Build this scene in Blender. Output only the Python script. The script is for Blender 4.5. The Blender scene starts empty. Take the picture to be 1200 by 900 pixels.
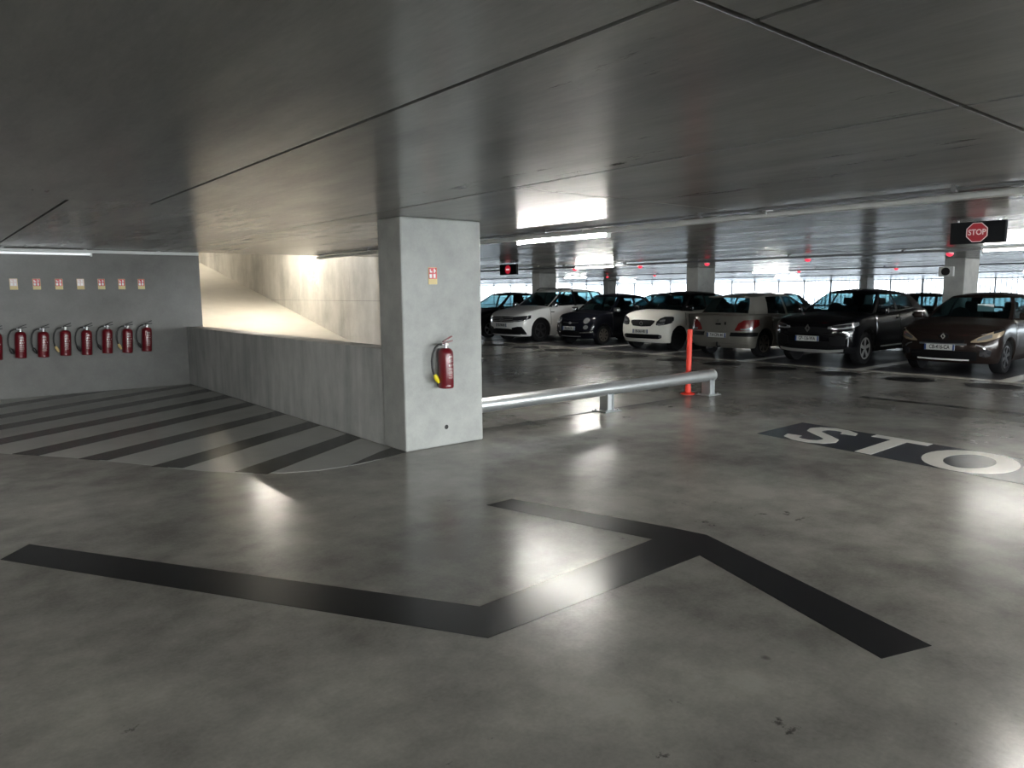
import bpy, bmesh, math, random
from mathutils import Vector, Matrix
random.seed(7)
C = bpy.context.scene.collection
SC = bpy.context.scene
PI = math.pi

# ------------------------------------------------------------------ camera
CAM_H = 1.6
pitch, roll, yaw = 0.127436, -0.008617, 0.885283
fw = Vector((math.cos(yaw)*math.cos(pitch), math.sin(yaw)*math.cos(pitch), -math.sin(pitch)))
r0 = Vector((math.sin(yaw), -math.cos(yaw), 0)); u0 = r0.cross(fw)
rt = math.cos(roll)*r0 + math.sin(roll)*u0
up = -math.sin(roll)*r0 + math.cos(roll)*u0
cd = bpy.data.cameras.new('camera'); cam = bpy.data.objects.new('camera', cd); C.objects.link(cam)
cd.sensor_fit = 'HORIZONTAL'; cd.sensor_width = 36.0; cd.lens = 848.377/1200*36.0; cd.clip_end = 500
M = Matrix((rt, up, -fw)).transposed().to_4x4(); M.translation = Vector((0, 0, CAM_H))
cam.matrix_world = M
SC.camera = cam

# ------------------------------------------------------------------ world, exposure
SKY = 7.0
TUBE = 50.0
w = bpy.data.worlds.new('World'); SC.world = w; w.use_nodes = True
nt = w.node_tree; nt.nodes.clear()
wo = nt.nodes.new('ShaderNodeOutputWorld'); bg = nt.nodes.new('ShaderNodeBackground')
tc = nt.nodes.new('ShaderNodeTexCoord'); sx = nt.nodes.new('ShaderNodeSeparateXYZ'); cr = nt.nodes.new('ShaderNodeValToRGB')
nt.links.new(tc.outputs['Generated'], sx.inputs[0]); nt.links.new(sx.outputs['Z'], cr.inputs[0])
cr.color_ramp.elements[0].position = 0.0; cr.color_ramp.elements[0].color = (0.98, 0.98, 0.96, 1)
cr.color_ramp.elements[1].position = 0.6; cr.color_ramp.elements[1].color = (0.85, 0.90, 1.0, 1)
nt.links.new(cr.outputs[0], bg.inputs[0]); bg.inputs[1].default_value = SKY
nt.links.new(bg.outputs[0], wo.inputs[0])
vs = SC.view_settings
SC.display_settings.display_device = 'sRGB'
vs.view_transform = 'Standard'; vs.look = 'None'; vs.gamma = 1.0; vs.use_curve_mapping = False
vs.exposure = 2.4
SC.cycles.max_bounces = 8; SC.cycles.diffuse_bounces = 5; SC.cycles.glossy_bounces = 4
SC.cycles.transparent_max_bounces = 12; SC.cycles.sample_clamp_indirect = 6.0
SC.cycles.caustics_reflective = False; SC.cycles.caustics_refractive = False
SC.cycles.use_denoising = True
def portal(loc, rot, sx_, sy_):     # lets the daylight through the two window bands be sampled well
    l = bpy.data.lights.new('daylight_portal', 'AREA'); l.shape = 'RECTANGLE'; l.size = sx_; l.size_y = sy_; l.cycles.is_portal = True
    o = bpy.data.objects.new('daylight_portal', l); C.objects.link(o); o.location = loc; o.rotation_euler = rot
portal((65.4, 28, 1.2), (0, PI/2, 0), 2.2, 84)
portal((7, -14.4, 1.2), (PI/2, 0, 0), 30, 2.2)
portal((36.5, 70.4, 1.2), (-PI/2, 0, 0), 57, 2.2)

# ------------------------------------------------------------------ materials
def new_mat(name):
    m = bpy.data.materials.new(name); m.use_nodes = True
    return m, m.node_tree, m.node_tree.nodes['Principled BSDF']
def mat(name, col, rough=0.5, metal=0.0, coat=0.0, emit=0.0, ecol=None, spec=0.5, grain=0.0, gscale=20.0):
    m, t, b = new_mat(name)
    b.inputs['Base Color'].default_value = (*col, 1); b.inputs['Roughness'].default_value = rough
    b.inputs['Metallic'].default_value = metal; b.inputs['Coat Weight'].default_value = coat
    b.inputs['Coat Roughness'].default_value = 0.06
    b.inputs['Specular IOR Level'].default_value = spec
    if emit:
        b.inputs['Emission Color'].default_value = (*(ecol or col), 1); b.inputs['Emission Strength'].default_value = emit
    if grain:
        tcn = t.nodes.new('ShaderNodeTexCoord'); n = t.nodes.new('ShaderNodeTexNoise'); n.inputs['Scale'].default_value = gscale
        n.inputs['Detail'].default_value = 5
        mx = t.nodes.new('ShaderNodeMix'); mx.data_type = 'RGBA'
        mx.inputs['A'].default_value = (*[c*(1-grain) for c in col], 1); mx.inputs['B'].default_value = (*[min(1, c*(1+grain)) for c in col], 1)
        t.links.new(tcn.outputs['Object'], n.inputs['Vector']); t.links.new(n.outputs['Fac'], mx.inputs['Factor'])
        t.links.new(mx.outputs['Result'], b.inputs['Base Color'])
    if name in ('red_led', 'green_led', 'sign_red_led', 'sign_white_led'): m.cycles.emission_sampling = 'NONE'
    return m

def concrete(name, dark, light, rough=(0.4, 0.6), scale=1.2, stretch=(1, 1, 1), bump=0.15, spots=0.0, streak=None, blot=0.5, spec=0.5, ramp=(0.33, 0.67), wear=False, pits=0):
    """mottled cast concrete: large clouds, mid blotches, fine grain, few dark pits"""
    m, t, b = new_mat(name); N = t.nodes.new; Lk = t.links.new
    tcn = N('ShaderNodeTexCoord'); mp = N('ShaderNodeMapping'); mp.inputs['Scale'].default_value = stretch
    Lk(tcn.outputs['Object'], mp.inputs['Vector'])
    def noise(s, det, rg, vec=mp):
        n = N('ShaderNodeTexNoise'); n.inputs['Scale'].default_value = s; n.inputs['Detail'].default_value = det
        n.inputs['Roughness'].default_value = rg; Lk(vec.outputs['Vector'], n.inputs['Vector']); return n
    def math_(op, a, c):
        n = N('ShaderNodeMath'); n.operation = op
        for i, v in enumerate((a, c)):
            if isinstance(v, (int, float)): n.inputs[i].default_value = v
            else: Lk(v, n.inputs[i])
        return n.outputs[0]
    n1 = noise(scale*0.35, 4, 0.55); n2 = noise(scale*2.2, 8, 0.65); n3 = noise(scale*40, 4, 0.6)
    f = math_('ADD', math_('MULTIPLY', n1.outputs['Fac'], 0.55), math_('MULTIPLY', n2.outputs['Fac'], 0.35))
    f = math_('ADD', f, math_('MULTIPLY', n3.outputs['Fac'], 0.10))
    if streak:
        mp2 = N('ShaderNodeMapping'); mp2.inputs['Scale'].default_value = streak; Lk(tcn.outputs['Object'], mp2.inputs['Vector'])
        n4 = noise(1.0, 6, 0.6, mp2)
        f = math_('ADD', math_('MULTIPLY', f, 1-blot), math_('MULTIPLY', n4.outputs['Fac'], blot))
    rp = N('ShaderNodeValToRGB'); rp.color_ramp.elements[0].position = ramp[0]; rp.color_ramp.elements[0].color = (*dark, 1)
    rp.color_ramp.elements[1].position = ramp[1]; rp.color_ramp.elements[1].color = (*light, 1)
    Lk(f, rp.inputs[0])
    col = rp.outputs[0]
    if spots:
        v = N('ShaderNodeTexVoronoi'); v.inputs['Scale'].default_value = 0.7; v.feature = 'F1'
        n5 = noise(6, 3, 0.5); Lk(tcn.outputs['Object'], v.inputs['Vector'])
        sp = N('ShaderNodeMapRange'); sp.inputs['From Min'].default_value = 0.0; sp.inputs['From Max'].default_value = spots
        Lk(math_('ADD', v.outputs['Distance'], math_('MULTIPLY', n5.outputs['Fac'], spots*0.8)), sp.inputs['Value'])
        sp.inputs['From Min'].default_value = spots*0.85; sp.inputs['From Max'].default_value = spots*1.15
        sp.inputs['To Min'].default_value = 0.45; sp.inputs['To Max'].default_value = 1.0
        mx = N('ShaderNodeMix'); mx.data_type = 'RGBA'; mx.blend_type = 'MULTIPLY'; mx.inputs['Factor'].default_value = 1
        Lk(col, mx.inputs['A']); Lk(sp.outputs[0], mx.inputs['B']); col = mx.outputs['Result']
    if pits:      # scattered dark stains and pits
        n8 = noise(pits, 6, 0.72); n9 = noise(0.5, 2, 0.5)
        pm = N('ShaderNodeMapRange'); pm.inputs['From Min'].default_value = 0.685; pm.inputs['From Max'].default_value = 0.74
        pm.inputs['To Min'].default_value = 1.0; pm.inputs['To Max'].default_value = 0.35
        Lk(math_('ADD', n8.outputs['Fac'], math_('MULTIPLY', math_('SUBTRACT', n9.outputs['Fac'], 0.5), 0.5)), pm.inputs['Value'])
        mx = N('ShaderNodeMix'); mx.data_type = 'RGBA'; mx.blend_type = 'MULTIPLY'; mx.inputs['Factor'].default_value = 1
        Lk(col, mx.inputs['A']); Lk(pm.outputs[0], mx.inputs['B']); col = mx.outputs['Result']
    Lk(col, b.inputs['Base Color'])
    mr = N('ShaderNodeMapRange'); mr.inputs['From Min'].default_value = 0.35; mr.inputs['From Max'].default_value = 0.65
    mr.inputs['To Min'].default_value = rough[0]; mr.inputs['To Max'].default_value = rough[1]
    n6 = noise(scale*0.6, 5, 0.6); Lk(n6.outputs['Fac'], mr.inputs['Value']); Lk(mr.outputs[0], b.inputs['Roughness'])
    b.inputs['Specular IOR Level'].default_value = spec
    if wear:      # worn and sealed patches reflect differently
        n7 = noise(scale*0.45, 6, 0.7); ws = N('ShaderNodeMapRange'); ws.inputs['From Min'].default_value = 0.42; ws.inputs['From Max'].default_value = 0.58
        ws.inputs['To Min'].default_value = 0.22; ws.inputs['To Max'].default_value = 0.58
        Lk(n7.outputs['Fac'], ws.inputs['Value']); Lk(ws.outputs[0], b.inputs['Specular IOR Level'])
    if bump and True:
        bp = N('ShaderNodeBump'); bp.inputs['Strength'].default_value = bump; bp.inputs['Distance'].default_value = 0.01
        Lk(n2.outputs['Fac'], bp.inputs['Height']); Lk(bp.outputs[0], b.inputs['Normal'])
    return m

def glass_mat(name, tint, gl=0.12, rough=0.02):
    m = bpy.data.materials.new(name); m.use_nodes = True; t = m.node_tree; t.nodes.clear()
    o = t.nodes.new('ShaderNodeOutputMaterial'); mx = t.nodes.new('ShaderNodeMixShader')
    tr = t.nodes.new('ShaderNodeBsdfTransparent'); tr.inputs[0].default_value = (*tint, 1)
    g = t.nodes.new('ShaderNodeBsdfGlossy'); g.inputs['Roughness'].default_value = rough; g.inputs['Color'].default_value = (1, 1, 1, 1)
    lw = t.nodes.new('ShaderNodeLayerWeight'); lw.inputs[0].default_value = 0.5     # Schlick: thin sheet, same from both sides
    pw = t.nodes.new('ShaderNodeMath'); pw.operation = 'POWER'; pw.inputs[1].default_value = 5
    fr = t.nodes.new('ShaderNodeMath'); fr.operation = 'MULTIPLY_ADD'; fr.inputs[1].default_value = 0.95; fr.inputs[2].default_value = 0.045
    t.links.new(lw.outputs['Facing'], pw.inputs[0]); t.links.new(pw.outputs[0], fr.inputs[0])
    t.links.new(fr.outputs[0], mx.inputs[0]); t.links.new(tr.outputs[0], mx.inputs[1]); t.links.new(g.outputs[0], mx.inputs[2])
    t.links.new(mx.outputs[0], o.inputs[0]); return m

MT = {}
MT['floor'] = concrete('polished_concrete_floor', (0.135, 0.131, 0.122), (0.315, 0.305, 0.28), rough=(0.22, 0.268), scale=1.3, bump=0.06, ramp=(0.40, 0.61), wear=True, pits=5.0, spots=0.03, spec=0.55)
MT['ceiling'] = concrete('formed_concrete_ceiling', (0.20, 0.20, 0.20), (0.34, 0.335, 0.32), rough=(0.20, 0.266), scale=0.8, stretch=(2.2, 0.4, 1), bump=0.20, ramp=(0.38, 0.62), spec=0.34, pits=4.0, spots=0.02)
MT['joint'] = mat('dark_joint', (0.03, 0.03, 0.03), 0.8, grain=0.3)
MT['wall'] = concrete('cast_concrete_wall', (0.115, 0.112, 0.105), (0.185, 0.180, 0.170), rough=(0.45, 0.65), scale=1.0, bump=0.1, ramp=(0.40, 0.60))
MT['pillar'] = concrete('cast_concrete_pillar', (0.25, 0.255, 0.245), (0.39, 0.392, 0.375), rough=(0.45, 0.6), scale=2.2, bump=0.15, spots=0.02, ramp=(0.38, 0.6))
MT['parapet'] = concrete('streaked_concrete', (0.27, 0.275, 0.27), (0.52, 0.52, 0.505), rough=(0.4, 0.6), scale=1.6, bump=0.1, streak=(3.0, 4.0, 0.8), blot=0.5, ramp=(0.38, 0.62))
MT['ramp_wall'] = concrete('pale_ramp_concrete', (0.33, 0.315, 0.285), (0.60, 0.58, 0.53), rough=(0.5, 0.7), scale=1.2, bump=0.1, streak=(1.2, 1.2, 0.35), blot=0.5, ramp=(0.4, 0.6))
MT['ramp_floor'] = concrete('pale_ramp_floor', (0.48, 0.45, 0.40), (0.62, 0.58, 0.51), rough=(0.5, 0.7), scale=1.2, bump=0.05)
MT['black_paint'] = concrete('black_floor_paint', (0.010, 0.010, 0.012), (0.018, 0.018, 0.021), rough=(0.21, 0.266), scale=1.5, bump=0.03, spec=0.32)
MT['disc_paint'] = concrete('matt_black_paint', (0.009, 0.009, 0.010), (0.018, 0.018, 0.019), rough=(0.42, 0.55), scale=1.5, bump=0.0, spec=0.12)
MT['navy_paint'] = concrete('navy_floor_paint', (0.018, 0.020, 0.03), (0.035, 0.038, 0.05), rough=(0.21, 0.266), scale=1.5, bump=0.03)
MT['grey_paint'] = concrete('light_grey_floor_paint', (0.32, 0.32, 0.31), (0.42, 0.42, 0.40), rough=(0.21, 0.266), scale=1.2, bump=0.03)
MT['stripe_paint'] = concrete('dark_stripe_paint', (0.011, 0.011, 0.010), (0.022, 0.022, 0.020), rough=(0.21, 0.266), scale=1.5, bump=0.03, spec=0.3)
MT['white_paint'] = concrete('white_floor_paint', (0.62, 0.61, 0.58), (0.74, 0.73, 0.69), rough=(0.21, 0.266), scale=2, bump=0.03)
MT['cream_paint'] = concrete('bright_floor_tone', (0.45, 0.43, 0.38), (0.58, 0.56, 0.5), rough=(0.21, 0.266), scale=2, bump=0.03)  # tone for a stretch of floor that is only brighter
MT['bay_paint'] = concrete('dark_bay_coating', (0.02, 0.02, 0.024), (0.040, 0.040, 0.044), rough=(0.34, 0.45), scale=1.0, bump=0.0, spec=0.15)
MT['galv'] = mat('galvanised_steel', (0.55, 0.57, 0.58), 0.38, 0.85, grain=0.12, gscale=9)
MT['steel'] = mat('steel', (0.45, 0.45, 0.46), 0.35, 1.0)
MT['red_bollard'] = mat('orange_red_plastic', (0.60, 0.03, 0.012), 0.5, grain=0.1, gscale=5)
MT['white_metal'] = mat('white_coated_metal', (0.62, 0.63, 0.62), 0.4, grain=0.05, gscale=4)
MT['grey_metal'] = mat('grey_conduit', (0.22, 0.23, 0.24), 0.45, 0.3)
MT['tube'] = mat('lit_tube', (1, 1, 1), 0.4, emit=TUBE, ecol=(1.0, 0.97, 0.90))
MT['tube_soft'] = mat('lit_tube_soft', (1, 1, 1), 0.4, emit=TUBE*0.7, ecol=(1.0, 0.97, 0.90))
MT['tube_weak'] = mat('lit_tube_weak', (1, 1, 1), 0.4, emit=TUBE*0.3, ecol=(1.0, 0.97, 0.90))
MT['ramp_tube'] = mat('lit_ramp_tube', (1, 1, 1), 0.4, emit=TUBE*1.7, ecol=(1.0, 0.93, 0.80))
MT['dim_tube'] = mat('dim_tube', (0.8, 0.8, 0.8), 0.4, emit=0.12, ecol=(0.92, 0.96, 1.0))
MT['led_red'] = mat('red_led', (0.6, 0.02, 0.03), 0.3, emit=0.32, ecol=(1.0, 0.04, 0.08))
MT['entry_red'] = mat('no_entry_red_led', (0.45, 0.01, 0.02), 0.5, emit=0.06, ecol=(1.0, 0.03, 0.07))
MT['entry_white'] = mat('no_entry_white_led', (0.8, 0.7, 0.7), 0.5, emit=0.12, ecol=(1.0, 0.85, 0.85))
MT['led_green'] = mat('green_led', (0.02, 0.6, 0.2), 0.3, emit=0.3, ecol=(0.05, 1.0, 0.4))
MT['sign_black'] = mat('sign_black', (0.005, 0.006, 0.008), 0.6, spec=0.15)
MT['sign_red'] = mat('sign_red_led', (0.22, 0.008, 0.016), 0.5, emit=0.012, ecol=(1.0, 0.03, 0.06))
MT['sign_line'] = mat('sign_white_led', (0.5, 0.40, 0.40), 0.5, emit=0.03, ecol=(1.0, 0.82, 0.82))
MT['ext_red'] = mat('extinguisher_red', (0.13, 0.004, 0.010), 0.3, coat=0.2, grain=0.06)
MT['black_rubber'] = mat('black_rubber', (0.012, 0.012, 0.012), 0.5)
MT['yellow'] = mat('yellow_plastic', (0.75, 0.62, 0.02), 0.4)
MT['print'] = mat('pale_print', (0.62, 0.55, 0.52), 0.5)
MT['sticker_red'] = mat('sticker_red', (0.50, 0.012, 0.02), 0.35)
MT['sticker_white'] = mat('sticker_white', (0.8, 0.78, 0.76), 0.4)
MT['sticker_pale'] = mat('faded_or_glare_sticker', (0.72, 0.55, 0.52), 0.35)
MT['sticker_tan'] = mat('sticker_tan', (0.62, 0.47, 0.20), 0.4)
MT['glass'] = glass_mat('facade_glass', (0.95, 0.98, 0.99))
MT['solar_glass'] = glass_mat('tinted_facade_glass', (0.43, 0.455, 0.475))
MT['mullion'] = mat('mullion_grey', (0.30, 0.32, 0.35), 0.5)
MT['slat'] = mat('pale_slats', (0.75, 0.78, 0.82), 0.5)
MT['ground'] = concrete('outside_ground', (0.35, 0.35, 0.33), (0.5, 0.5, 0.47), scale=0.2, bump=0)
MT['car_glass'] = glass_mat('tinted_car_glass', (0.25, 0.36, 0.38))
MT['tyre'] = mat('tyre_rubber', (0.007, 0.007, 0.008), 0.8, spec=0.15)
MT['trim'] = mat('black_plastic_trim', (0.005, 0.005, 0.006), 0.6, spec=0.15)
MT['under'] = mat('dark_underbody', (0.006, 0.006, 0.006), 0.9)
MT['chrome'] = mat('chrome', (0.75, 0.76, 0.78), 0.15, 1.0)
MT['silver'] = mat('silver_trim', (0.50, 0.50, 0.50), 0.35, 0.6)
MT['lamp'] = mat('headlamp_glass', (0.42, 0.43, 0.45), 0.12, 0.7, coat=1.0)
MT['lamp_dark'] = mat('dark_headlamp', (0.03, 0.03, 0.035), 0.1, 0.2, coat=1.0)
MT['lamp_amber'] = mat('yellowed_headlamp', (0.50, 0.40, 0.28), 0.15, 0.5, coat=1.0)
MT['tail'] = mat('tail_lamp_red', (0.13, 0.008, 0.008), 0.2, coat=1.0)
MT['plate'] = mat('number_plate_white', (0.48, 0.49, 0.48), 0.4)
MT['plate_blue'] = mat('number_plate_blue', (0.02, 0.05, 0.17), 0.4)
MT['ink'] = mat('plate_ink', (0.012, 0.012, 0.014), 0.5)
MT['interior'] = mat('dark_interior', (0.012, 0.012, 0.013), 0.8)
MT['paper'] = mat('white_paper', (0.8, 0.84, 0.86), 0.7)
def paint(name, col, metal=0.0, rough=0.3): return mat(name, col, rough, metal, coat=0.6, grain=0.03, spec=0.05)
MT['rim_dark'] = mat('dark_or_shaded_alloy', (0.035, 0.035, 0.037), 0.35, 0.6)
MT['rim_bronze'] = mat('dull_alloy', (0.10, 0.09, 0.075), 0.4, 0.6)
MT['p_white'] = paint('paint_white', (0.76, 0.76, 0.75))
MT['p_smart'] = paint('paint_warm_white', (0.80, 0.785, 0.73))
MT['p_navy'] = paint('paint_navy', (0.004, 0.0045, 0.0075))
MT['p_black'] = paint('paint_black', (0.003, 0.003, 0.004))
MT['p_brown'] = paint('paint_dark_brown', (0.020, 0.014, 0.0125), 0.3)
MT['p_silver'] = paint('paint_silver_beige', (0.17, 0.163, 0.145), 0.3, 0.35)
MT['p_grey'] = paint('paint_grey', (0.10, 0.11, 0.12), 0.4)
MT['p_blue'] = paint('paint_slate_blue', (0.03, 0.05, 0.07), 0.3)

# ------------------------------------------------------------------ mesh helpers
def obj(name, bm, m, parent=None, smooth=None, loc=None):
    me = bpy.data.meshes.new(name); bmesh.ops.recalc_face_normals(bm, faces=bm.faces); bm.to_mesh(me); bm.free()
    for x in (m if isinstance(m, (list, tuple)) else [m]): me.materials.append(x)
    o = bpy.data.objects.new(name, me); C.objects.link(o)
    if smooth:
        for p in me.polygons: p.use_smooth = True
        try: me.set_sharp_from_angle(angle=math.radians(smooth))
        except Exception: pass
    if parent: o.parent = parent
    if loc: o.location = loc
    return o
def thing(name, label, cat, loc=(0, 0, 0), rz=0, group=None):
    o = bpy.data.objects.new(name, None); C.objects.link(o); o.location = loc; o.rotation_euler = (0, 0, rz)
    o.empty_display_size = 0.1
    o['label'] = label; o['category'] = cat
    if group: o['group'] = group
    return o
def tag(o, label, cat, group=None):
    o['label'] = label; o['category'] = cat
    if group: o['group'] = group
    return o
def struct(o, label=None):
    o['kind'] = 'structure'
    if label: o['label'] = label; o['category'] = label.split()[-1] if False else o.name.split('_')[0]
    return o
def box(bm, x0, x1, y0, y1, z0, z1, bev=0.0, seg=2):
    r = bmesh.ops.create_cube(bm, size=1.0)
    for v in r['verts']:
        v.co = Vector((x0+(v.co.x+.5)*(x1-x0), y0+(v.co.y+.5)*(y1-y0), z0+(v.co.z+.5)*(z1-z0)))
    if bev:
        es = list({e for v in r['verts'] for e in v.link_edges})
        bmesh.ops.bevel(bm, geom=es, offset=bev, segments=seg, affect='EDGES', profile=0.5)
    return bm
def B(): return bmesh.new()
def lathe(bm, prof, seg=24, axis='Z', cx=0, cy=0, cz=0):
    rings = []
    for r, h in prof:
        ring = []
        for k in range(seg):
            a = 2*PI*k/seg
            p = (r*math.cos(a), r*math.sin(a), h)
            if axis == 'Y': p = (p[0], h, p[1])
            if axis == 'X': p = (h, p[0], p[1])
            ring.append(bm.verts.new((p[0]+cx, p[1]+cy, p[2]+cz)))
        rings.append(ring)
    for a, b in zip(rings, rings[1:]):
        for k in range(seg): bm.faces.new((a[k], a[(k+1) % seg], b[(k+1) % seg], b[k]))
    bm.faces.new(rings[0]); bm.faces.new(rings[-1])
    return bm
def tube(bm, pts, r, seg=10):
    pts = [Vector(p) for p in pts]; rings = []; nrm = None
    for i, p in enumerate(pts):
        d = (pts[min(i+1, len(pts)-1)]-pts[max(i-1, 0)]).normalized()
        if nrm is None: nrm = d.orthogonal().normalized()
        nrm = (nrm - d*nrm.dot(d)).normalized(); b = d.cross(nrm)
        rr = r[i] if isinstance(r, (list, tuple)) else r
        rings.append([bm.verts.new(p+nrm*rr*math.cos(2*PI*k/seg)+b*rr*math.sin(2*PI*k/seg)) for k in range(seg)])
    for a, b in zip(rings, rings[1:]):
        for k in range(seg): bm.faces.new((a[k], a[(k+1) % seg], b[(k+1) % seg], b[k]))
    bm.faces.new(rings[0]); bm.faces.new(rings[-1]); return bm
def prism(bm, pts, z0, z1):
    """closed polygon in XY (any winding, may be concave) extruded in Z"""
    lo = [bm.verts.new((p[0], p[1], z0)) for p in pts]; hi = [bm.verts.new((p[0], p[1], z1)) for p in pts]
    n = len(pts)
    for k in range(n): bm.faces.new((lo[k], lo[(k+1) % n], hi[(k+1) % n], hi[k]))
    f1 = bm.faces.new(lo); f2 = bm.faces.new(hi)
    if n > 4: bmesh.ops.triangulate(bm, faces=[f1, f2])
    return bm
def text(name, s, size, m, parent, mw, bold=0.0, ext=0.001, sxy=(1, 1)):
    cu = bpy.data.curves.new(name, 'FONT'); cu.body = s; cu.size = size; cu.align_x = 'CENTER'; cu.align_y = 'CENTER'
    cu.offset = bold; cu.extrude = ext; cu.resolution_u = 3
    o = bpy.data.objects.new('tmp', cu); C.objects.link(o)
    dg = bpy.context.evaluated_depsgraph_get(); me = bpy.data.meshes.new_from_object(o.evaluated_get(dg))
    bpy.data.objects.remove(o); me.name = name
    for v in me.vertices: v.co.x *= sxy[0]; v.co.y *= sxy[1]
    me.transform(mw); me.materials.clear(); me.materials.append(m)
    t = bpy.data.objects.new(name, me); C.objects.link(t); t.parent = parent; return t
def facing(d, at):
    """text/plate frame seen by a viewer: '-X' faces towards -X etc."""
    ax = {'-X': ((0, -1, 0), (0, 0, 1), (-1, 0, 0)), '+X': ((0, 1, 0), (0, 0, 1), (1, 0, 0)), '-Y': ((1, 0, 0), (0, 0, 1), (0, -1, 0)),
          'floor': ((0, -1, 0), (1, 0, 0), (0, 0, 1))}[d]
    m = Matrix(ax).transposed().to_4x4(); m.translation = Vector(at); return m
def ip(tab, x):
    if x <= tab[0][0]: return tab[0][1]
    for (a, b), (c, d) in zip(tab, tab[1:]):
        if x <= c: return b+(d-b)*(x-a)/(c-a) if c > a else d
    return tab[-1][1]

# ------------------------------------------------------------------ setting
H = 2.33
X0, X1, Y0, Y1 = -8.0, 65.0, -14.0, 70.0
floor = obj('floor', box(B(), X0, X1, Y0, Y1, -0.2, 0.0), MT['floor']); struct(floor, 'polished grey concrete parking floor with glossy reflections')

# ceiling: backing slab with recessed joints between big panels
bm = B()
box(bm, X0, X1, Y0, 13.65, H+0.03, H+0.3); box(bm, X0, 3.97, 13.65, Y1, H+0.03, H+0.3)
box(bm, 7.62, X1, 13.65, Y1, H+0.03, H+0.3); box(bm, 3.97, 7.62, 31.2, Y1, H+0.03, H+0.3)
ceiling = obj('ceiling', bm, MT['joint']); struct(ceiling, 'smooth grey concrete slab ceiling')
rects = []
def grid(xs, ys):
    for a, b in zip(xs, xs[1:]):
        for c, d in zip(ys, ys[1:]): rects.append((a, b, c, d))
grid([X0, -4.2, -1.1, 1.85, 3.36], [Y0, -6.5, 1.2])
grid([X0, -4.2, -1.3, 1.56, 3.36], [1.2, 6.6105])
grid([X0, -4.6, -1.8, 0.98, 3.36], [6.5895, 13.65])
grid([3.36, 6.7, 9.6, 12.5, 15.4, 21.2, 27, 32.8, 38.6, 44.4, 50.2, 56, X1], [Y0, -10.24, -4.52, 1.2, 4.06, 9.2, 13.65])
grid([7.62, 9.6, 12.5, 15.4, 21.2, 27, 32.8, 38.6, 44.4, 50.2, 56, X1], [13.65, 19.5, 25.3, 31.2])
grid([3.97, 9.6, 15.4, 21.2, 27, 32.8, 38.6, 44.4, 50.2, 56, X1], [31.2, 37, 42.8, 48.6, 54.4, 60.2, Y1])
for a, b, c, d in rects:
    g = 0.012
    obj('slab_panel', box(B(), a+g, b-g, c+g, d-g, H, H+0.035), MT['ceiling'], ceiling)

def wall(name, x0, x1, y0, y1, z0, z1, m, label, bev=0.0):
    o = obj(name, box(B(), x0, x1, y0, y1, z0, z1, bev), m); struct(o, label); return o
wall('wall_left', X0, 3.97, 13.63, 13.95, 0, H+0.02, MT['wall'], 'grey concrete wall behind the row of extinguishers')
wall('wall_parapet', 3.69, 3.97, 6.62, 13.64, 0, 1.02, MT['parapet'], 'low streaked concrete parapet wall beside the ramp', 0.012)
wall('wall_back', X0-0.3, X0, Y0, Y1, -0.2, H+0.3, MT['wall'], 'concrete wall behind the viewpoint')
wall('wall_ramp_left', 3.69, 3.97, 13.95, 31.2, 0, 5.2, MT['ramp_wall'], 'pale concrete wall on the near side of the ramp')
# ramp
bm = B()
ry0, ry1, rz1 = 12.3, 25.6, 2.63
vs_ = [(ry0, 0.001), (ry1, rz1), (31.2, rz1), (31.2, 0.001)]
a = [bm.verts.new((3.97, y, z)) for y, z in vs_]; b = [bm.verts.new((7.5, y, z)) for y, z in vs_]
for k in range(4): bm.faces.new((a[k], a[(k+1) % 4], b[(k+1) % 4], b[k]))
bm.faces.new(a); bm.faces.new(b)
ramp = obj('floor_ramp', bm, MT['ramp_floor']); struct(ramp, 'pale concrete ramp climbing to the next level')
rw = obj('wall_ramp', box(B(), 7.53, 7.62, 10.2, 31.2, 0, 5.2), MT['wall']); struct(rw, 'pale concrete wall along the far side of the ramp')
for y0, y1 in zip([10.2, 12.3, 14.9, 17.5, 20.1, 22.7, 25.3, 27.9], [12.3, 14.9, 17.5, 20.1, 22.7, 25.3, 27.9, 31.2]):
    for z0, z1 in ((0, 1.42), (1.42, 2.8), (2.8, 4.0), (4.0, 5.2)):
        if y1 < 13.7 and z0 > 2: continue
        zz = min(z1, H-0.005) if y1 <= 13.65 else z1
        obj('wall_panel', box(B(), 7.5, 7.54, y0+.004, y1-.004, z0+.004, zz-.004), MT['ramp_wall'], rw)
wall('wall_ramp_end', 3.69, 7.62, 31.2, 31.4, H+0.31, 5.2, MT['ramp_wall'], 'pale end wall above the ramp')
wall('wall_ramp_head', 3.69, 7.62, 13.35, 13.6, H+0.31, 5.2, MT['ramp_wall'], 'pale wall above the slab edge over the ramp')
wall('ceiling_ramp', 3.69, 7.62, 13.35, 31.4, 5.2, 5.4, MT['ramp_wall'], 'pale concrete ceiling high over the ramp')

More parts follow.
